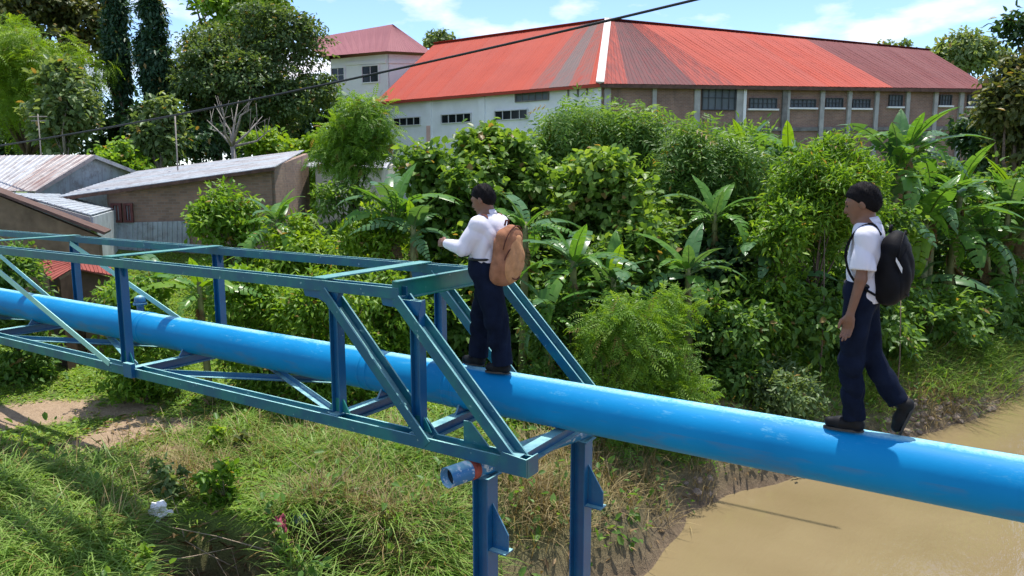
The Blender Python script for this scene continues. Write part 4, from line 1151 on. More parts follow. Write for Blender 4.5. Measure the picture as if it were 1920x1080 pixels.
def banana(label, u, v, D, topv, seed, scale=1.0,  n=8, mats=(L_BAN, L_BAN, L_BAN_D), spear=True, group='banana plants of the thicket', spread=1.0, dead=3):
    n += 3
    """(u, v): picture point of the crown's heart; topv: its highest leaf tip"""
    rng = np.random.default_rng(seed)
    while True:
        h = dep(u, v, D)
        if shore(h[0], h[1]) > 2.3 or D > 40: break
        D *= 1.03; scale *= 1.03
    g = gzf(h[0], h[1])
    h[2] = max(h[2], g + .35)
    e = empty('banana_plant', (h[0], h[1], g), label, 'banana plant', group)
    lean = rng.normal(size=2) * .12
    b0 = np.array([h[0] - lean[0], h[1] - lean[1], g - .15])
    MB().tube([b0, lerp(b0, h, .5), h - UPV * .05, h + UPV * .25], [.13 * scale, .11 * scale, .085 * scale, .04], 10).build('pseudostem', STEMB, e)
    az0 = rng.random() * 6.28
    for i in range(n):
        az = az0 + i * 2.4 + rng.normal() * .25
        f = i / max(1, n - 1)
        el = math.radians(76 - 62 * f * spread + rng.normal() * 12)
        key = 'up' if f < .18 else ('flat' if f < .4 and rng.random() < .5 else ('arch' if f < .6 else ('torn' if rng.random() < .5 else 'droop')))
        mat = mats[rng.integers(len(mats))]
        if spear and i == 0 and rng.random() < .6: mat = L_BAN_Y; el = math.radians(80)
        lo = bpy.data.objects.new('leaf', ban_mesh(key, int(rng.integers(3)), mat)); COL.objects.link(lo); lo.parent = e
        s = scale * (.66 + .42 * rng.random()) * (.8 if key == 'up' else 1)
        Rz = Matrix.Rotation(az, 4, 'Z'); Ry = Matrix.Rotation(-el, 4, 'Y'); Rx = Matrix.Rotation(rng.normal() * .25, 4, 'X')
        loc = Vector((0, 0, float(h[2] - g) + .12 * (1 - f)))
        lo.matrix_local = Matrix.Translation(loc) @ Rz @ Ry @ Rx @ Matrix.Scale(s, 4)
    for i in range(dead):
        lo = bpy.data.objects.new('dead_leaf', ban_mesh('droop', int(rng.integers(3)), L_DEAD)); COL.objects.link(lo); lo.parent = e
        az = rng.random() * 6.28
        lo.matrix_local = Matrix.Translation((0, 0, float(h[2] - g) - .15)) @ Matrix.Rotation(az, 4, 'Z') @ Matrix.Rotation(math.radians(55 + 20 * rng.random()), 4, 'Y') @ Matrix.Scale(scale * .55, 4)
    return e
banana('tallest banana plant, rising against the hall brick wall at right', 1705, 285, 18.5, 170, 101, 0.85, 9)
banana('banana plant with broad grey-green leaf right of the round crowned tree', 1680, 330, 16.5, 280, 102, 1.0, 8, (L_BAN_D, L_BAN_D, L_BAN))
banana('banana plant with fan of leaves left of the dark right edge tree', 1800, 370, 17.5, 230, 103, 0.75, 9)
banana('banana plant at the right edge below the dark tree', 1890, 405, 17, 290, 104, 0.75, 9)
banana('bright young banana plant above the black backpack', 1735, 430, 14.8, 365, 105, 0.95, 7, (L_BAN, L_BAN_Y, L_BAN))
banana('banana plant with drooping leaves right of the black backpack', 1790, 450, 15.8, 350, 106, 0.95, 9, (L_BAN, L_BAN_D))
banana('bright banana plant cut by the right edge', 1918, 430, 14.8, 370, 107, 1.0, 8, (L_BAN, L_BAN_Y))
banana('low banana plant at the right edge above the bank', 1860, 520, 15.5, 460, 108, 0.95, 8, (L_BAN_D, L_BAN))
banana('banana plant with upright leaves before the large hall window', 1395, 300, 19, 225, 109, .8, 7, (L_BAN, L_BAN_D), spread=.7)
banana('banana plant beside the dark pilaster of the brick wall', 1478, 300, 20.5, 230, 110, .75, 6, spread=.6)
banana('banana plant in the shade left of the round crowned tree', 1340, 420, 16.8, 330, 111, 0.75, 8, (L_BAN_D, L_BAN))
banana('low arching banana plant at the middle of the thicket', 1290, 520, 15, 440, 112, 0.75, 9, (L_BAN_D, L_BAN_D, L_BAN))
banana('low banana plant left of the front walker arm', 1430, 490, 15.6, 430, 113, 0.7, 8, (L_BAN_D, L_BAN))
banana('low banana plant with bright leaf right of the thicket bush', 1450, 545, 14.8, 480, 114, .6, 7, (L_BAN, L_BAN_D))
banana('banana plant right beside the tan backpack', 1075, 505, 13.8, 430, 115, 0.75, 9, (L_BAN, L_BAN_D))
banana('banana plant in front of the shaded shrub right of the tan backpack', 1150, 540, 13.6, 470, 116, 0.65, 8, (L_BAN_D, L_BAN))
banana('banana plant hidden behind the tan backpack walker', 985, 440, 14.6, 345, 117, 0.75, 8, (L_BAN_D, L_BAN))
banana('banana plant with upright bright leaves left of the broad leaved shrub', 738, 415, 15.4, 335, 118, .8, 7, spread=.6)
banana('banana plant whose flat leaf points at the reaching hand', 775, 440, 15, 400, 119, .7, 6, (L_BAN_D,), spread=1.1)
banana('banana plant rising behind the truss top chord by the sunlit bush', 520, 425, 16.6, 370, 120, .7, 7)
banana('small banana plant seen through the truss below the far top chord', 375, 555, 12.8, 500, 121, .55, 7, (L_BAN, L_BAN_Y))
banana('small banana plant left of the first upright truss post', 300, 540, 13.4, 480, 122, .5, 7, (L_BAN, L_BAN_D))
banana('low banana plant on the bank below the tan backpack', 1030, 600, 13, 540, 123, .55, 7, (L_BAN_D, L_BAN))
banana('banana plant with wide blue-green leaves right of the tallest banana', 1750, 395, 17.5, 290, 126, 0.85, 9, (L_BAN_D, L_BAN, L_BAN_D))
banana('banana plant with ragged leaves at right edge, middle height', 1850, 470, 16.5, 360, 127, 0.8, 9, (L_BAN_D, L_BAN))
banana('banana plant between round crowned tree and tallest banana', 1650, 405, 17.5, 330, 128, .95, 8, (L_BAN_D, L_BAN))
banana('banana plant leaning over the grassy bank behind the front walker', 1700, 545, 16.2, 480, 124, 0.85, 8, (L_BAN_D, L_BAN))
banana('banana plant against the feathery bush by the dark stems', 1240, 600, 13.8, 540, 125, .5, 7, (L_BAN, L_BAN_D))

# ---- grass, creepers, litter
def blades(rng, P, length, width, lean, tone, out=None, droop=.9):
    """P (N,3) roots. Each blade: 3 segments, bent over."""
    N = len(P)
    az = rng.random(N) * 2 * math.pi
    d = np.stack([np.cos(az), np.sin(az), np.zeros(N)], 1)
    if out is not None: d = d * .75 + out; d /= np.linalg.norm(d, axis=1, keepdims=True) + 1e-9
    s = np.stack([-d[:, 1], d[:, 0], np.zeros(N)], 1)
    L = length[:, None]; ln = lean[:, None]
    V = np.zeros((N, 7, 3))
    for i, t in enumerate((0, .35, .7)):
        c = P + d * L * ln * t * (.6 + .6 * t) + UPV * L * (t * (1 - .25 * ln) - droop * ln * t * t * .6)
        w = (width * (1 - .35 * t))[:, None] * .5
        V[:, 2 * i] = c - s * w; V[:, 2 * i + 1] = c + s * w
    V[:, 6] = P + d * L * ln * 1.15 + UPV * L * ((1 - .25 * ln) - droop * ln * .62)
    o = (np.arange(N) * 7)[:, None]
    q = np.concatenate([np.array([[0, 1, 3, 2]]) + o, np.array([[2, 3, 5, 4]]) + o])
    t3 = np.array([[4, 5, 6]]) + o
    return V.reshape(-1, 3), [q, t3], np.concatenate([tone, tone, tone])
def scatter(rng, n, x0, x1, y0, y1, keep):
    x = rng.uniform(x0, x1, n); y = rng.uniform(y0, y1, n)
    k = keep(x, y, rng); x, y = x[k], y[k]
    return np.stack([x, y, gz(x, y) - .01], 1)
def visible(x, y, pad=90):
    P = np.stack([x, y, gz(x, y)], 1) - CAMP
    z = P @ FW; u = 960 + F_PX * (P @ RT) / np.maximum(z, .1); v = 540 - F_PX * (P @ UP) / np.maximum(z, .1)
    return (z > 1) & (u > -pad) & (u < 1920 + pad) & (v < 1080 + 260) & (v > -50)
def uv_of(x, y):
    P = np.stack([x, y, gz(x, y)], 1) - CAMP
    z = np.maximum(P @ FW, .1)
    return 960 + F_PX * (P @ RT) / z, 540 - F_PX * (P @ UP) / z

rng = np.random.default_rng(200)
def k_lawn(x, y, rng):
    s = shore(x, y); d = dirt(x, y)
    return visible(x, y) & (s > 1.0) & (s < 17) & (rng.random(len(x)) > d * 1.25 + .1 + hollow(x, y) * 2) & (y < 13 + .35 * (-x - 8)) & (wob(x * 1.7, y * 1.7, 9) > -.75)
P = scatter(rng, 170000, -22, -6.4, 2, 16, k_lawn)
tn = np.clip(.6 + .28 * wob(P[:, 0] * 2, P[:, 1] * 2, 2) + rng.normal(0, .16, len(P)), 0, .93)
tn[rng.random(len(tn)) < .04] = 1.0
V, Fs, t = blades(rng, P, rng.uniform(.05, .16, len(P)), rng.uniform(.013, .024, len(P)), rng.uniform(.6, 1.35, len(P)), tn)
tag(arr_obj('lawn_grass', V, Fs, G_LAWN, None, attr=t), 'short sunlit green grass on the left bank', 'grass', kind='stuff')
# clover and small weeds in the lawn
P = scatter(rng, 52000, -22, -6.0, 2, 15, k_lawn)
P[:, 2] += rng.random(len(P)) * .07
V, Fs, t = place_leaves(P, unit(rng, len(P)) * np.array([1, 1, .3]), unit(rng, len(P)) * .35 + UPV, rng.uniform(.035, .085, len(P)), np.clip(.55 + .25 * wob(P[:, 0] * 1.9, P[:, 1] * 1.9, 8) + rng.normal(0, .15, len(P)), 0, .94), 'heart')
tag(arr_obj('lawn_clover', V, Fs, L_BRIGHT, None, attr=t), 'small broad leaved weeds growing in the lawn', 'weeds', kind='stuff')
# tall tussocks along the bank edge and lower left
def tussocks(rng, centres, per, rad, lo, hi, wid, lean0, lean1, tone0, tsd, out_w=0.5):
    P = []; O = []; Ls = []
    for c in centres:
        k = rng.normal(size=(per, 2)) * rad
        P.append(np.stack([c[0] + k[:, 0], c[1] + k[:, 1]], 1)); O.append(k / rad * out_w); Ls.append(np.full(per, rng.uniform(.75, 1.2)))
    P = np.concatenate(P); O = np.concatenate(O); Ls = np.concatenate(Ls)
    P3 = np.stack([P[:, 0], P[:, 1], gz(P[:, 0], P[:, 1]) - .02], 1)
    N = len(P3)
    O3 = np.concatenate([O, np.zeros((N, 1))], 1)
    return blades(rng, P3, rng.uniform(lo, hi, N) * Ls, rng.uniform(wid * .7, wid * 1.3, N), rng.uniform(lean0, lean1, N), np.where(rng.random(N) < .03, 1.0, np.clip(tone0 + rng.normal(0, tsd, N), 0, .94)), O3)
def pts_uv(rng, u0, v0, u1, v1, n, ok=None):
    out = []
    tries = 0
    while len(out) < n and tries < n * 20:
        tries += 1
        u, v = rng.uniform(u0, u1), rng.uniform(v0, v1)
        p = ground_hit(u, v)
        if shore(p[0], p[1]) < .02 or np.linalg.norm(p - CAMP) > 40: continue
        if ok is not None and not ok(u, v): continue
        if hollow(p[0], p[1]) > .25 and rng.random() < .85: continue
        out.append(p)
    return out
V, Fs, t = tussocks(rng, pts_uv(rng, -60, 880, 250, 1150, 120, lambda u, v: not (u > 215 and v > 930)), 70, .16, .2, .7, .015, .6, 1.35, .62, .27, .35)
tag(arr_obj('tall_grass', V, Fs, G_TALL, None, attr=t), 'long green grass tussocks at the lower left', 'grass', kind='stuff')
V, Fs, t = tussocks(rng, pts_uv(rng, 340, 790, 860, 1150, 190, lambda u, v: not (230 < u < 540 and 880 < v)), 55, .17, .2, .65, .013, .6, 1.35, .58, .28, .3)
tag(arr_obj('tall_grass', V, Fs, G_TALL, None, attr=t), 'rough grass on the bank edge below the truss', 'grass', kind='stuff')
V, Fs, t = tussocks(rng, pts_uv(rng, 1250, 560, 1690, 760, 110), 90, .22, .4, .95, .016, .4, 1.0, .42, .2)
tag(arr_obj('tall_grass', V, Fs, G_TALL, None, attr=t), 'green grass on the far bank behind the pipe', 'grass', kind='stuff')
V, Fs, t = tussocks(rng, pts_uv(rng, 1640, 560, 1990, 730, 90), 80, .25, .4, 1.1, .018, .5, 1.1, .4, .25)
tag(arr_obj('tall_grass', V, Fs, G_TALL, None, attr=t), 'reedy grass at the right over the rubble shore', 'grass', kind='stuff')
dry = pts_uv(rng, -60, 820, 260, 1090, 14) + pts_uv(rng, 300, 790, 620, 880, 12) + pts_uv(rng, 620, 810, 830, 1080, 34) + pts_uv(rng, 930, 840, 1080, 1000, 45) + pts_uv(rng, 1630, 600, 1900, 770, 85) + pts_uv(rng, 540, 900, 800, 1060, 30) + pts_uv(rng, 1100, 800, 1320, 960, 40) + pts_uv(rng, 240, 860, 420, 930, 14) + pts_uv(rng, 1060, 640, 1420, 760, 20)
V, Fs, t = tussocks(rng, dry, 42, .17, .25, .7, .009, .25, 1.0, .55, .28, .25)
tag(arr_obj('dry_grass', V, Fs, G_DRY, None, attr=t), 'dry straw coloured grass hanging on the bank face', 'grass', kind='stuff')
# creeping leaf cover on all of the bank
def k_cover(x, y, rng):
    s = shore(x, y)
    lawn = (y < 11 + .35 * (-x - 8)) & (s > 1.6) & (x < -7.5)
    return visible(x, y, 60) & (s > .15) & (s < 22) & ~(lawn & (rng.random(len(x)) < .94)) & (rng.random(len(x)) > dirt(x, y) * 1.3 + hollow(x, y) * .9) & (wob(x * 2.1, y * 2.1, 4) > -.55)
P = scatter(rng, 62000, -24, 6, 3, 30, k_cover)
P = P + np.stack([np.zeros(len(P)), np.zeros(len(P)), rng.random(len(P)) ** 2 * .45], 1)
tn = np.clip(.45 + .25 * wob(P[:, 0] * 1.3, P[:, 1] * 1.3, 6) + rng.normal(0, .18, len(P)), 0, 1)
V, Fs, t = place_leaves(P, unit(rng, len(P)) + np.array([0, 0, .1]), unit(rng, len(P)) * .6 + UPV, rng.uniform(.06, .17, len(P)), tn, 'broad')
tag(arr_obj('creeper_cover', V, Fs, L_MID, None, attr=t), 'low creeping weeds covering the bank', 'weeds', kind='stuff')
# brown litter and twigs
def k_lit(x, y, rng):
    s = shore(x, y); return visible(x, y, 30) & (s > .05) & (s < 9)
P = np.concatenate([scatter(rng, 9000, -12, 3, 3, 24, k_lit), scatter(rng, 9000, -8.6, -5.6, 4, 7, lambda x, y, r: hollow(x, y) > .15)])
P[:, 2] += .03
V, Fs, t = place_leaves(P, unit(rng, len(P)) * np.array([1, 1, .35]), unit(rng, len(P)) * .5 + UPV, rng.uniform(.07, .22, len(P)), rng.random(len(P)), 'slim')
tag(arr_obj('leaf_litter', V, Fs, L_DEAD, None, attr=t), 'brown fallen leaves scattered over the bank', 'leaf litter', kind='stuff')
mb = MB()
hp_ = scatter(rng, 420, -8.6, -5.6, 4, 7, lambda x, y, r: hollow(x, y) > .2)
for c in list(hp_[:90]) + pts_uv(rng, 560, 940, 740, 1040, 26) + pts_uv(rng, 1000, 560, 1100, 700, 22) + pts_uv(rng, 1420, 560, 1560, 640, 26) + pts_uv(rng, 1690, 560, 1780, 700, 16):
    d = rng.normal(size=3) * np.array([.4, .4, .2]) + np.array([0, 0, .25])
    p = c + np.array([0, 0, .05]); mb.tube([p, p + d * .6 + rng.normal(size=3) * .05, p + d * 1.3], [.010, .007, .003], 4, caps=False)
tag(mb.build('dry_twigs', TWIG), 'dry sticks and stalks lying on the bank', 'twigs', kind='stuff')
# bare stalks standing in the thicket
for k, (u, v0, v1, D, lab) in enumerate(((1542, 640, 430, 15.6, 'thin bare stalk left of the front walker'), (1685, 690, 560, 16.0, 'thin bare stalk right of the black backpack'))):
    a_ = dep(u, v0, D); a_[2] = gzf(a_[0], a_[1]) - .1; b_ = dep(u + 4, v1, D)
    tag(MB().tube([a_, lerp(a_, b_, .5) + RT * .04, b_], [.018, .015, .008], 6).build('bare_stalk', BARK, None), lab, 'stalk')

# ---- rubble at the waterline: pieces of the bank
SM = []
for k in range(6):
    r_ = np.random.default_rng(400 + k)
    ph = [(x, y, z) for x in (-1, 0, 1) for y in (-1, 0, 1) for z in (-1, 0, 1) if (x, y, z) != (0, 0, 0)]
    import bmesh
    bm_ = bmesh.new()
    for p in ph:
        q = np.array(p, float); q = q / np.linalg.norm(q) * (.75 + .5 * r_.random()); bm_.verts.new(q * np.array([1, .8, .55]))
    bmesh.ops.convex_hull(bm_, input=bm_.verts)
    me = bpy.data.meshes.new('stone'); bm_.to_mesh(me); bm_.free(); me.materials.append(STONE); SM.append(me)
for c in pts_uv(rng, 1660, 745, 1870, 822, 120) + pts_uv(rng, 1850, 700, 1930, 760, 22) + pts_uv(rng, 1280, 895, 1340, 930, 10):
    o = bpy.data.objects.new('stone', SM[int(rng.integers(6))]); COL.objects.link(o); o.parent = ground
    s = rng.uniform(.03, .125)
    o.matrix_local = Matrix.Translation((c[0], c[1], c[2] + s * .25)) @ Matrix.Rotation(rng.random() * 6.28, 4, 'Z') @ Matrix.Rotation(rng.normal() * .3, 4, 'X') @ Matrix.Scale(s, 4)

# ------------------------------------------------------------------ people: smooth-blended volumes meshed as one surface
def surface_nets(D, lo, h):
    S = D < 0
    nx, ny, nz = D.shape
    cnt = np.zeros((nx - 1, ny - 1, nz - 1), np.int8)
    for a in (0, 1):
        for b in (0, 1):
            for c in (0, 1): cnt += S[a:nx - 1 + a, b:ny - 1 + b, c:nz - 1 + c]
    act = (cnt > 0) & (cnt < 8)
    ii = np.argwhere(act)
    idx = -np.ones(act.shape, np.int64); idx[act] = np.arange(len(ii))
    acc = np.zeros((len(ii), 3)); num = np.zeros(len(ii))
    for ax in range(3):
        o1, o2 = [k for k in range(3) if k != ax]
        for a in (0, 1):
            for b in (0, 1):
                p0 = ii.copy(); p0[:, o1] += a; p0[:, o2] += b
                p1 = p0.copy(); p1[:, ax] += 1
                d0 = D[p0[:, 0], p0[:, 1], p0[:, 2]]; d1 = D[p1[:, 0], p1[:, 1], p1[:, 2]]
                cr = (d0 < 0) != (d1 < 0)
                t = np.where(cr, d0 / np.where(cr, d0 - d1, 1), 0)
                pt = p0.astype(float); pt[:, ax] += t
                acc[cr] += pt[cr]; num[cr] += 1
    V = acc / num[:, None] * h + lo
    F = []
    for ax in range(3):
        o1, o2 = (ax + 1) % 3, (ax + 2) % 3
        s0 = [slice(None)] * 3; s1 = [slice(None)] * 3
        s0[ax] = slice(0, -1); s1[ax] = slice(1, None)
        e = np.argwhere(S[tuple(s0)] != S[tuple(s1)])
        e = e[(e[:, o1] > 0) & (e[:, o2] > 0) & (e[:, o1] < D.shape[o1] - 1) & (e[:, o2] < D.shape[o2] - 1)]
        q = []
        for a, b in ((-1, -1), (0, -1), (0, 0), (-1, 0)):
            c = e.copy(); c[:, o1] += a; c[:, o2] += b
            q.append(idx[c[:, 0], c[:, 1], c[:, 2]])
        q = np.stack(q, 1)
        ins = S[e[:, 0], e[:, 1], e[:, 2]]
        q[~ins] = q[~ins][:, ::-1]
        F.append(q)
    F = np.concatenate(F)
    return V, F[(F >= 0).all(1)]

def cap(a, b, ra, rb=None, k=.02): return ('cap', np.array(a, float), np.array(b, float), ra, ra if rb is None else rb, k)
def ell(c, r, k=.02, R=None): return ('ell', np.array(c, float), np.array(r, float), R, None, k)
def bxr(c, hsz, rr, k=.02, R=None): return ('box', np.array(c, float), np.array(hsz, float), R, rr, k)
def sdf_mesh(prims, h, cuts=(), infl=0.0, fold=None, kmul=1.0):
    los, his = [], []
    for p in prims:
        if p[0] == 'cap':
            r = max(p[3], p[4]); los.append(np.minimum(p[1], p[2]) - r); his.append(np.maximum(p[1], p[2]) + r)
        else:
            r = np.max(p[2]) + (p[4] or 0); los.append(p[1] - r); his.append(p[1] + r)
    pad = 3 * h + infl + .02
    lo = np.min(los, 0) - pad; hi = np.max(his, 0) + pad
    n = np.ceil((hi - lo) / h).astype(int) + 1
    D = np.full(n, .5, np.float32)
    ax = [lo[i] + h * np.arange(n[i]) for i in range(3)]
    for p, l, u in zip(prims, los, his):
        k = p[5] * kmul; m_ = k + infl + 4 * h + .01
        a = np.maximum(0, np.floor((l - m_ - lo) / h).astype(int)); b = np.minimum(n, np.ceil((u + m_ - lo) / h).astype(int) + 1)
        sl = tuple(slice(a[i], b[i]) for i in range(3))
        G = np.stack(np.meshgrid(*[ax[i][sl[i]] for i in range(3)], indexing='ij'), -1)
        if p[0] == 'cap':
            pa = G - p[1]; ba = p[2] - p[1]; L2 = ba @ ba
            t = np.clip((pa @ ba) / max(L2, 1e-9), 0, 1)
            d = np.linalg.norm(pa - t[..., None] * ba, axis=-1) - (p[3] + (p[4] - p[3]) * t)
        else:
            q = G - p[1]
            if p[3] is not None: q = q @ p[3]
            if p[0] == 'ell':
                k0 = np.linalg.norm(q / p[2], axis=-1); k1 = np.linalg.norm(q / p[2] ** 2, axis=-1)
                d = k0 * (k0 - 1) / np.maximum(k1, 1e-6)
            else:
                w = np.abs(q) - (p[2] - p[4]); d = np.linalg.norm(np.maximum(w, 0), axis=-1) + np.minimum(np.max(w, -1), 0) - p[4]
        d = d.astype(np.float32); c = D[sl]
        hh = np.clip(.5 + .5 * (c - d) / k, 0, 1)
        D[sl] = c * (1 - hh) + d * hh - k * hh * (1 - hh)
    D -= infl
    G = None
    if fold is not None or cuts:
        G = np.stack(np.meshgrid(*ax, indexing='ij'), -1)
        if fold is not None: D = D + fold(G).astype(np.float32)
        for c in cuts: D = np.maximum(D, c(G).astype(np.float32))
    return surface_nets(D, lo, h)
def roty(a):
    c, s = math.cos(a), math.sin(a); return np.array([[c, 0, s], [0, 1, 0], [-s, 0, c]])
def rotz(a):
    c, s = math.cos(a), math.sin(a); return np.array([[c, -s, 0], [s, c, 0], [0, 0, 1]])
def rotx(a):
    c, s = math.cos(a), math.sin(a); return np.array([[1, 0, 0], [0, c, -s], [0, s, c]])
def folds(amp, f=26, tilt=(.4, .3)):
    def fn(G):
        x, y, z = G[..., 0], G[..., 1], G[..., 2]
        damp = np.clip((1.34 - z) / .16, .25, 1)
        w = 1.1 - 2.2 * np.abs(np.sin(.55 * f * (z + tilt[0] * x + tilt[1] * y) + 2.4 * np.sin(7 * x + 4 * z) + 2.0 * np.sin(9 * y - 5 * z)))
        w2 = .8 - 1.6 * np.abs(np.sin(.8 * f * (x - .7 * z + .5 * y) + 2 * np.sin(12 * y + 3 * z)))
        return amp * damp * (w * (.55 + .45 * np.sin(6 * z + 5 * x + 3 * y)) + w2 * (.4 + .4 * np.sin(8 * z - 7 * x)))
    return fn
SKIN = simple('skin', (.19, .093, .058), .5, .15, 14); HAIR = simple('hair', (.006, .005, .006), .7, .4, 60, .3, spec=.12)
SHIRT = simple('white_shirt', (.66, .65, .73), .8, .04, 5, .1); TROU = simple('navy_trousers', (.006, .010, .024), .9, .4, 7, .3, spec=.1)
SHOE = simple('black_shoe', (.007, .007, .008), .6, .3, 9, spec=.2); SOLE = simple('shoe_sole', (.05, .045, .04), .8, .3, 9)
PACK_B = simple('black_pack', (.005, .005, .007), .7, .4, 9, .2, spec=.15); PACK_BL = simple('pack_white_trim', (.6, .6, .62), .6, .05, 5)
PACK_T = simple('tan_pack', (.44, .225, .11), .85, .2, 18, .35, spec=.15); PACK_R = simple('russet_pack', (.24, .10, .07), .85, .35, 14, .35, spec=.15)
PACK_RB = simple('brown_pack', (.30, .135, .075), .85, .25, 16, .35, spec=.15); PACK_D = simple('dark_brown_trim', (.10, .035, .025), .8, .3, 12, .2, spec=.15)
STRAPD = simple('dark_strap', (.02, .018, .022), .7, .3, 9); EYEW = simple('eye_white', (.6, .58, .55), .3, .05, 5); EYED = simple('eye_dark', (.01, .008, .008), .3, .1, 5)
LIP = simple('lip', (.24, .10, .08), .5, .1, 9); TIE = simple('badge_dark', (.03, .04, .09), .7, .2, 9); BELT = simple('black_belt', (.01, .01, .01), .5, .2, 9)

def hand(w, d, side, up, curl, s=1.0):
    """palm and five fingers from wrist w along d; `side` points towards the thumb"""
    d = np.array(d, float) / np.linalg.norm(d); sd_ = np.array(side, float); sd_ -= d * (sd_ @ d); sd_ /= np.linalg.norm(sd_)
    nn = np.cross(d, sd_) * up            # palm side
    pr = [cap(w, w + d * .03 * s, .025 * s, .026 * s, .012)]
    for k in range(4):
        off = sd_ * (.027 - .018 * k) * s
        kn = w + d * (.078 - .004 * abs(k - 1.2)) * s + off
        pr.append(cap(w + d * .02 * s + off * .8, kn, .0145 * s, .012 * s, .010))
        L = (.036, .042, .039, .030)[k] * s
        a1 = curl * .5; a2 = curl * 1.2; a3 = curl * 1.7
        p = kn
        for j, an in enumerate((a1, a2, a3)):
            q = p + (d * math.cos(an) + nn * math.sin(an)) * L * (1, .75, .55)[j]
            pr.append(cap(p, q, (.0098, .0090, .0082)[j] * s, (.0090, .0082, .0070)[j] * s, .003)); p = q
    t0 = w + d * .02 * s + sd_ * .022 * s
    t1 = t0 + (d * .6 + sd_ * .55 + nn * .35) * .038 * s; t2 = t1 + (d * .9 + sd_ * .12 + nn * .3) * .030 * s; t3 = t2 + (d * .95 + nn * .25) * .022 * s
    pr += [cap(t0, t1, .015 * s, .012 * s, .008), cap(t1, t2, .0115 * s, .0105 * s, .004), cap(t2, t3, .0105 * s, .008 * s, .003)]
    return pr

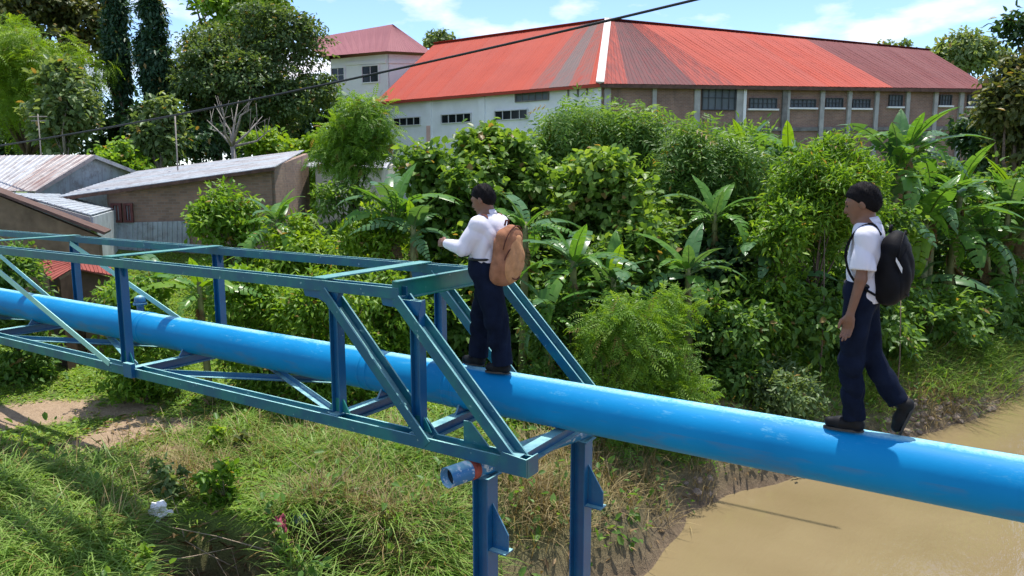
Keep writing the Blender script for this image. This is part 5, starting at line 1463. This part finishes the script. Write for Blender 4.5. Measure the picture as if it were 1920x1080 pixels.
def person(label, org, J, fat=1.0, long_sleeve=False, head_pitch=.2, head_yaw=0.0):
    org = np.array(org, float)
    e = empty('person', org, label, 'person', 'schoolboys walking on the pipe')
    hc = np.array(J['head']); HR = rotz(head_yaw) @ roty(-head_pitch)
    def hp(x, y, z): return hc + HR @ np.array([x, y, z])
    neck = np.array(J['neck'])
    head = [ell(hp(.012, 0, .025), (.096, .076, .098), .02, HR), ell(hp(-.030, 0, -.025), (.068, .062, .088), .03, HR),
            cap(hp(-.045, 0, -.098), hp(-.068, 0, -.100), .032, .024, .03), cap(hp(-.088, 0, .010), hp(-.107, 0, -.030), .009, .014, .012),
            cap(hp(-.085, -.02, -.033), hp(-.085, .02, -.033), .012, .012, .014), cap(hp(-.080, -.035, .026), hp(-.080, .035, .026), .014, .014, .014),
            cap(hp(-.090, -.015, -.062), hp(-.090, .015, -.062), .009, .009, .008),
            ell(hp(.012, -.076, -.012), (.020, .011, .033), .008, HR), ell(hp(.012, .076, -.012), (.020, .011, .033), .008, HR),
            cap(hp(.020, 0, -.05), neck, .050 * fat ** .5, .055 * fat ** .5, .03)]
    P = lambda k: np.array(J[k], float)
    ch, bl, pv = P('chest'), P('belly'), P('pelvis')
    sh = {s: P('sh' + s) for s in 'LR'}
    torso = [ell(ch, (.098 * fat, .150 * fat ** .7, .185), .06), ell(bl, (.095 * fat, .132 * fat, .17), .06), ell(pv, (.100 * fat, .150 * fat, .115), .05),
             cap(sh['L'] - UPV * .012, sh['R'] - UPV * .012, .040, .040, .05), cap(neck - UPV * .03, (sh['L'] + neck) / 2 - UPV * .03, .05, .045, .05), cap(neck - UPV * .03, (sh['R'] + neck) / 2 - UPV * .03, .05, .045, .05)]
    arms, legs, feet = [], [], []
    for s in 'LR':
        arms += [cap(sh[s] - UPV * .014, P('el' + s), .040 * fat ** .7, .036 * fat ** .8, .03), cap(P('el' + s), P('wr' + s), .036 * fat ** .7, .024, .02)]
        legs += [cap(P('hip' + s), P('kn' + s), .078 * fat, .053 * fat, .03), cap(P('kn' + s), P('an' + s), .054 * fat, .034, .02)]
        feet += [cap(P('an' + s), P('hl' + s), .034, .030, .02), cap(P('hl' + s), P('to' + s), .030, .022, .02)]
    hands = []
    for s in 'LR':
        hands += hand(P('wr' + s), J['hd' + s], J['th' + s], J['pm' + s], J.get('curl' + s, .45))
    V, F = sdf_mesh(head + torso + arms + legs + feet + hands, .0058)
    arr_obj('body', V + org, [F], SKIN, e, True)
    # hair cap
    hair = [ell(hp(.014, 0, .032), (.101, .0805, .101), .02, HR), ell(hp(.05, 0, -.005), (.064, .070, .075), .03, HR)]
    def hcut(G):
        q = (G - hc) @ HR
        x, y, z = q[..., 0], q[..., 1], q[..., 2]
        front = -(z * .80 + x * .80) + .036 + .004 * np.sin(60 * y) + .004 * np.sin(45 * z)
        side = -(x + .012) + np.clip((z - .022) * 6, -.02, .3)
        nape = -(z + .078) + .004 * np.sin(80 * y)
        return np.maximum(np.maximum(front - .046, -(x * .95 + z * .9 + .032 + .004 * np.sin(70 * y + 40 * z))), nape) + 0 * side
    def hf(G): return .0035 * np.sin(70 * G[..., 0] + 40 * G[..., 2]) * np.sin(65 * G[..., 1] + 30 * G[..., 2])
    V, F = sdf_mesh(hair, .005, (hcut,), .0045, hf)
    # short strands combed back over the cap
    rs = np.random.default_rng(9)
    ix = rs.integers(0, len(V), 4200); B_ = V[ix]
    nm = B_ - hp(.012, 0, .0); nm /= np.linalg.norm(nm, axis=1, keepdims=True)
    B_ = B_ - nm * .002
    cb = HR @ np.array([.55, 0, .15])
    dr_ = nm * .45 + cb + rs.normal(size=B_.shape) * .35; dr_ /= np.linalg.norm(dr_, axis=1, keepdims=True)
    ln_ = rs.uniform(.004, .012, len(B_))[:, None]; sd3 = np.cross(dr_, nm); sd3 /= np.linalg.norm(sd3, axis=1, keepdims=True) + 1e-9
    SV = np.stack([B_ - sd3 * .0016, B_ + sd3 * .0016, B_ + dr_ * ln_], 1).reshape(-1, 3)
    SF = np.arange(len(SV)).reshape(-1, 3) + len(V)
    arr_obj('hair', np.concatenate([V, SV]) + org, [F, SF], HAIR, e, True)
    for sgn in (-1, 1):
        c = hp(-.083, sgn * .032, .002)
        MB().tube([c + org + HR @ np.array([.012, 0, 0]), c + org + HR @ np.array([-.004, 0, 0]), c + org + HR @ np.array([-.008, 0, 0])], [.012, .011, .002], 12).build('eye', EYED, e)
        a_, b_ = hp(-.093, sgn * .014, .026), hp(-.082, sgn * .050, .024)
        MB().tube([a_ + org, (a_ + b_) / 2 + org + UPV * .004, b_ + org], [.004, .005, .003], 6).build('eyebrow', HAIR, e)
    a_, b_ = hp(-.098, -.020, -.062), hp(-.098, .020, -.062)
    MB().tube([a_ + org, (a_ + b_) / 2 + org + (HR @ np.array([-.004, 0, 0])), b_ + org], [.004, .006, .004], 6).build('lips', LIP, e)
    # shirt
    sl = []
    for s in 'LR':
        el_ = P('el' + s); wr_ = P('wr' + s)
        if long_sleeve:
            sl += [cap(sh[s] - UPV * .012, el_, .049 * fat ** .8, .046 * fat ** .8, .04), cap(el_, lerp(el_, wr_, .88), .047 * fat ** .8, .034, .02)]
        else:
            sl += [cap(sh[s] - UPV * .012, lerp(sh[s], el_, .80), .050 * fat, .066, .04)]
    hem = bl - UPV * .13
    st = [ell(ch, (.105 * fat, .156 * fat ** .7, .19), .06), ell(bl, (.105 * fat, .142 * fat, .18), .06), cap(hem - UPV * .01 + np.array([0, -.045, 0]), hem - UPV * .01 + np.array([0, .045, 0]), .105 * fat, .105 * fat, .06),
          cap(sh['L'] - UPV * .01, sh['R'] - UPV * .01, .046, .046, .05), cap(neck - UPV * .035, (sh['L'] + neck) / 2 - UPV * .03, .055, .05, .05), cap(neck - UPV * .035, (sh['R'] + neck) / 2 - UPV * .03, .055, .05, .05)]
    hz = hem[2] - .055
    ncut = neck + np.array([0, 0, .005])
    def cut_hem(G): return np.where(np.abs(G[..., 1] - bl[1]) < .20 * fat, (hz + .01 * np.sin(14 * G[..., 0]) + .015 * np.sin(9 * G[..., 1])) - G[..., 2], -1.0) if not long_sleeve or True else G[..., 0] * 0 - 1
    def cut_neck(G): return np.where(np.linalg.norm(G[..., :2] - ncut[:2], axis=-1) < .11, G[..., 2] - ncut[2], -1.0)
    cuts = [cut_neck]
    if not J.get('arms_low'): cuts.append(lambda G: (hz + .012 * np.sin(14 * G[..., 0])) - G[..., 2])
    else: cuts.append(cut_hem)
    if not long_sleeve:
        for s in 'LR':
            a_, b_ = sh[s], P('el' + s); dn_ = (b_ - a_) / np.linalg.norm(b_ - a_); c_ = lerp(a_, b_, .80)
            cuts.append(lambda G, c_=c_, dn_=dn_, a_=a_: np.where(np.linalg.norm(G - c_, axis=-1) < .13, np.where(np.abs(G[..., 1] - bl[1]) > .135, (G - c_) @ dn_, -1.0), -1.0))
    V, F = sdf_mesh(st + sl, .007, cuts, .009, folds(.0085, 30))
    so = arr_obj('shirt', V + org, [F], SHIRT, e, True)
    # collar
    n_ = 20; q = []
    for k in range(n_ + 1):
        t = -2.75 + 5.5 * k / n_
        q.append(neck + np.array([.002 + .064 * math.cos(t), .062 * math.sin(t), .012 + .012 * math.cos(t)]))
    mb = MB()
    top = [p + UPV * .022 - (p - neck) * np.array([.12, .12, 0]) for p in q]; bot = [p - UPV * .022 + (p - neck) * np.array([.28, .28, 0]) for p in q]
    vs = [p + org for p in top + bot] ; N_ = n_ + 1
    mb.add(vs, [(i, i + 1, N_ + i + 1, N_ + i) for i in range(n_)], True)
    co = mb.build('collar', SHIRT, e)
    mod = co.modifiers.new('thick', 'SOLIDIFY'); mod.thickness = .006; mod.offset = 0
    # trousers
    tr = [ell(pv + UPV * .015, (.112 * fat, .160 * fat, .125), .05), cap(pv + np.array([0, -.05, .09]), pv + np.array([0, .05, .09]), .098 * fat, .098 * fat, .05)]
    tcuts = [lambda G: G[..., 2] - (pv[2] + .125)]
    for s in 'LR':
        h_, k_, a_ = P('hip' + s), P('kn' + s), P('an' + s)
        tr += [cap(h_, k_, .092 * fat, .075 * fat, .035), cap(k_, a_ + (k_ - a_) * .02, .074 * fat, .064 * fat, .02)]
        dv = (a_ - k_) / np.linalg.norm(a_ - k_); c_ = a_ + dv * .015
        tcuts.append(lambda G, c_=c_, dv=dv: np.where(np.linalg.norm(G - c_, axis=-1) < .16, (G - c_) @ dv, -1.0))
    V, F = sdf_mesh(tr, .007, tcuts, .006, folds(.0080, 24, (.3, .5)))
    arr_obj('trousers', V + org, [F], TROU, e, True)
    mb = MB(); rg = []
    for k in range(25):
        t = 2 * math.pi * k / 24; rg.append(pv + np.array([.113 * fat * math.cos(t), .158 * fat * math.sin(t), .105]) + org)
    mb.tube(rg, .012, 6, caps=False).build('belt', BELT, e)
    # shoes
    for s in 'LR':
        a_, h_, t_ = P('an' + s), P('hl' + s), P('to' + s)
        V, F = sdf_mesh([cap(a_ + (h_ - a_) * .25, h_, .040, .040, .02), cap(h_, lerp(h_, t_, .6), .039, .041, .02), cap(lerp(h_, t_, .6), t_, .041, .030, .02)], .006, (), .004)
        sho = arr_obj('shoe', V + org, [F], SHOE, e, True)
        d_ = (t_ - h_) / np.linalg.norm(t_ - h_); up_ = np.cross(np.cross(d_, a_ - h_), d_); up_ /= np.linalg.norm(up_)
        sd2 = np.cross(d_, up_); mb = MB()
        pl = []
        for k in range(18):
            t = 2 * math.pi * k / 18; L = np.linalg.norm(t_ - h_)
            pl.append(org + (h_ + t_) / 2 + d_ * math.cos(t) * (L / 2 + .042) + sd2 * math.sin(t) * .040 - up_ * .038)
        mb.plate(pl, .016).build('sole', SOLE, sho)
    return e

# ---- front walker (white short sleeves, navy trousers), facing along -X
ORG_R = np.array([-.69, PY, PZ + PR + .003])
JR = dict(head=(-.035, -.005, 1.535), neck=(.005, 0, 1.405), chest=(.02, 0, 1.235), belly=(.01, 0, 1.07), pelvis=(.0, 0, .90),
          shL=(.022, -.150, 1.335), shR=(.022, .150, 1.335), elL=(.015, -.195, 1.055), wrL=(-.035, -.205, .815), elR=(.03, .195, 1.06), wrR=(.0, .205, .82),
          hdL=(-.10, .03, -1), hdR=(-.1, -.03, -1), thL=(-1, .25, 0), thR=(-1, -.25, 0), pmL=-1, pmR=1, curlL=.35, curlR=.35,
          hipL=(-.005, -.080, .86), knL=(-.030, -.060, .47), anL=(.012, -.050, .095), hlL=(.035, -.050, .046), toL=(-.140, -.052, .040),
          hipR=(.01, .080, .86), knR=(.075, .055, .505), anR=(.262, .045, .225), hlR=(.315, .045, .205), toR=(.262, .045, .045), arms_low=True)
person('boy in short sleeved white shirt, walking in front with a black backpack', ORG_R, JR, .92, False, .28)
# ---- second walker, long sleeves, arm raised
ORG_L = np.array([-3.70, PY, PZ + PR + .003])
JL = dict(head=(-.055, -.015, 1.515), neck=(-.005, -.005, 1.385), chest=(.01, 0, 1.21), belly=(-.005, 0, 1.05), pelvis=(-.01, 0, .90),
          shL=(-.005, -.165, 1.315), shR=(.01, .165, 1.315), elL=(-.105, -.245, 1.10), wrL=(-.315, -.215, 1.135), elR=(-.08, .26, 1.09), wrR=(-.29, .25, 1.10),
          hdL=(-1, .25, .02), hdR=(-1, -.2, -.05), thL=(0, .3, 1), thR=(0, -.3, 1), pmL=1, pmR=-1, curlL=.75, curlR=.6,
          hipL=(.035, -.095, .86), knL=(.135, -.085, .47), anL=(.185, -.058, .095), hlL=(.210, -.058, .046), toL=(.045, -.075, .038),
          hipR=(-.025, .095, .86), knR=(-.125, .075, .49), anR=(-.160, .055, .10), hlR=(-.135, .055, .046), toR=(-.310, .060, .040))
person('boy in long sleeved white shirt, reaching forward, with a tan backpack', ORG_L, JL, 1.30, True, .34, .15)

# ---- backpacks
def backpack(label, org, c, sz, body, trim, bottom, sh, lean, tilt_z=0.0, white=False, taper=.15):
    e = empty('backpack', org, label, 'backpack'); tan = bottom is PACK_T
    R = rotz(tilt_z) @ roty(lean)
    def b(x, y, z): return np.array(c) + R @ np.array([x, y, z])
    hx, hy, hz = sz
    pr = [bxr(b(-hx * .25, 0, -.05 * hz), (hx * .75, hy * .86, hz * .90), .07, .02, R), ell(b(-.01, 0, hz * .42), (hx * .92, hy * (1.12 - taper), hz * .60), .06, R), ell(b(hx * .22, 0, -hz * .38), (hx * 1.05, hy * 1.04, hz * .60), .08, R)]
    V, F = sdf_mesh(pr, .008, (), 0, folds(.0055, 22, (.5, .4)))
    bo = arr_obj('bag_body', V + org, [F], body, e, True)
    V, F = sdf_mesh([ell(b(hx * .80, 0, -hz * .30), (hx * .62, hy * .92, hz * .58), .06, R), ell(b(hx * .55, 0, hz * .15), (hx * .62, hy * (1.02 - taper), hz * .62), .06, R)], .008, (), 0, folds(.004, 24, (.2, .6)))
    arr_obj('front_pocket', V + org, [F], bottom, e, True)
    # zip seam over the top, grab handle, shoulder straps
    z = []
    for k in range(21):
        t = math.pi * (k / 20); z.append(b(hx * .35, -hy * 1.0 * math.cos(t), hz * (.28 + .74 * math.sin(t))) + org)
    MB().tube(z, .006, 6).build('zip', trim, e)
    MB().tube([b(-hx * .7, -.03, hz * .95) + org, b(-hx * .7, -.025, hz * 1.12) + org, b(-hx * .7, .025, hz * 1.12) + org, b(-hx * .7, .03, hz * .95) + org], .009, 8).build('grab_handle', trim, e)
    for s, pts in sh.items():
        mb = MB()
        P_ = [np.array(p, float) + org for p in pts]
        # smooth the strap path
        Q = []
        for i in range(len(P_) - 1):
            p0 = P_[max(i - 1, 0)]; p1 = P_[i]; p2 = P_[i + 1]; p3 = P_[min(i + 2, len(P_) - 1)]
            for t in np.linspace(0, 1, 7)[:-1]:
                Q.append(.5 * (2 * p1 + (p2 - p0) * t + (2 * p0 - 5 * p1 + 4 * p2 - p3) * t * t + (3 * p1 - p0 - 3 * p2 + p3) * t ** 3))
        Q.append(P_[-1])
        w = .024; vs = []; N_ = len(Q)
        for i, p in enumerate(Q):
            d_ = Q[min(i + 1, N_ - 1)] - Q[max(i - 1, 0)]; d_ /= np.linalg.norm(d_)
            sd2 = np.array([0, 1.0, 0]) - d_ * d_[1]; sd2 /= np.linalg.norm(sd2) + 1e-9
            ww = w if i < N_ * .62 else w * .45
            vs += [p - sd2 * ww, p + sd2 * ww]
        mb.add(vs, [(2 * i, 2 * i + 1, 2 * i + 3, 2 * i + 2) for i in range(N_ - 1)], True)
        so = mb.build('shoulder_strap', trim if not tan else PACK_R, e)
        md = so.modifiers.new('thick', 'SOLIDIFY'); md.thickness = .012; md.offset = 0
    # piping round the pocket, its zip and the side seams
    for nm_, ry, rz, cz, xx in (('piping', .90, .64, -.14, .98), ('piping', .62, .30, -.40, 1.36)):
        q_ = []
        for k in range(33):
            t = 2 * math.pi * k / 32
            yy = hy * ry * math.cos(t); zz = hz * (cz + rz * math.sin(t))
            xs_ = hx * (xx - .42 * abs(math.cos(t)) ** 3 - .20 * max(0, math.sin(t)) ** 2)
            q_.append(b(xs_, yy, zz) + org)
        MB().tube(q_, .0055, 6, caps=False).build(nm_, trim, e)
    MB().tube([b(hx * (1.30 - .25 * abs(k) ** 2.0), hy * .7 * k, hz * (.02 - .03 * abs(k))) + org for k in np.linspace(-1, 1, 9)], .006, 6).build('pocket_zip', trim, e)
    if white:
        MB().plate([b(hx * .2, -hy * 1.02, hz * .36) + org, b(hx * .75, -hy * 1.02, hz * .10) + org, b(hx * .78, -hy * 1.02, -.04 * hz) + org, b(hx * .22, -hy * 1.02, hz * .26) + org], .006).build('reflective_patch', PACK_BL, e)
    return e
strR = {}
for s, y in (('L', -.098), ('R', .098)):
    strR[s] = [(.10, y * .8, 1.34), (.05, y, 1.405), (-.03, y * 1.05, 1.375), (-.088, y * 1.08, 1.27), (-.092, y * 1.2, 1.16), (-.03, y * 1.62, 1.04), (.10, y * 1.45, .95)]
backpack('full black backpack on the front walker', ORG_R, (.178, 0, 1.12), (.084, .150, .238), PACK_B, PACK_B, PACK_B, strR, .10, 0, True)
strL = {}
for s, y in (('L', -.105), ('R', .105)):
    strL[s] = [(.09, y * .8, 1.30), (.04, y, 1.385), (-.05, y * 1.05, 1.355), (-.115, y * 1.08, 1.25), (-.115, y * 1.2, 1.13), (-.03, y * 1.66, 1.00), (.11, y * 1.40, .92)]
backpack('tan and russet backpack on the walker who reaches forward', ORG_L, (.215, -.03, 1.04), (.092, .180, .262), PACK_RB, PACK_D, PACK_T, strL, .20, .12, False, .36)

# ------------------------------------------------------------------ litter on the bank
def crumple(seed, n=14, sx=(.1, .1, .1)):
    r_ = np.random.default_rng(seed); pr = []
    for k in range(n):
        pr.append(ell(r_.normal(size=3) * np.array(sx) * .5, np.array(sx) * r_.uniform(.25, .6, 3), .01, rotz(r_.random() * 6) @ rotx(r_.random() * 3)))
    return sdf_mesh(pr, .012, (), 0, folds(.008, 40, (.8, .7)))
def litter(name, label, cat, u, v, lift, sx, mat, seed):
    p = ground_hit(u, v); V, F = crumple(seed, 14, sx)
    o = arr_obj(name, V + p + np.array([0, 0, lift]), [F], mat, None, True, origin=p); o.location = [float(c) for c in p]
    return tag(o, label, cat)
litter('plastic_bag', 'crumpled white plastic bag caught on the dark bank', 'plastic bag', 306, 968, .08, (.11, .11, .12), PLASTIC_W, 31)
litter('rag', 'faded blue-grey rag lying in the dry grass below the truss', 'rag', 560, 985, .12, (.13, .12, .08), PLASTIC_B, 32)
litter('rag', 'dark red rag beside the blue-grey one below the truss', 'rag', 528, 1000, .10, (.08, .08, .13), PLASTIC_RD, 33)
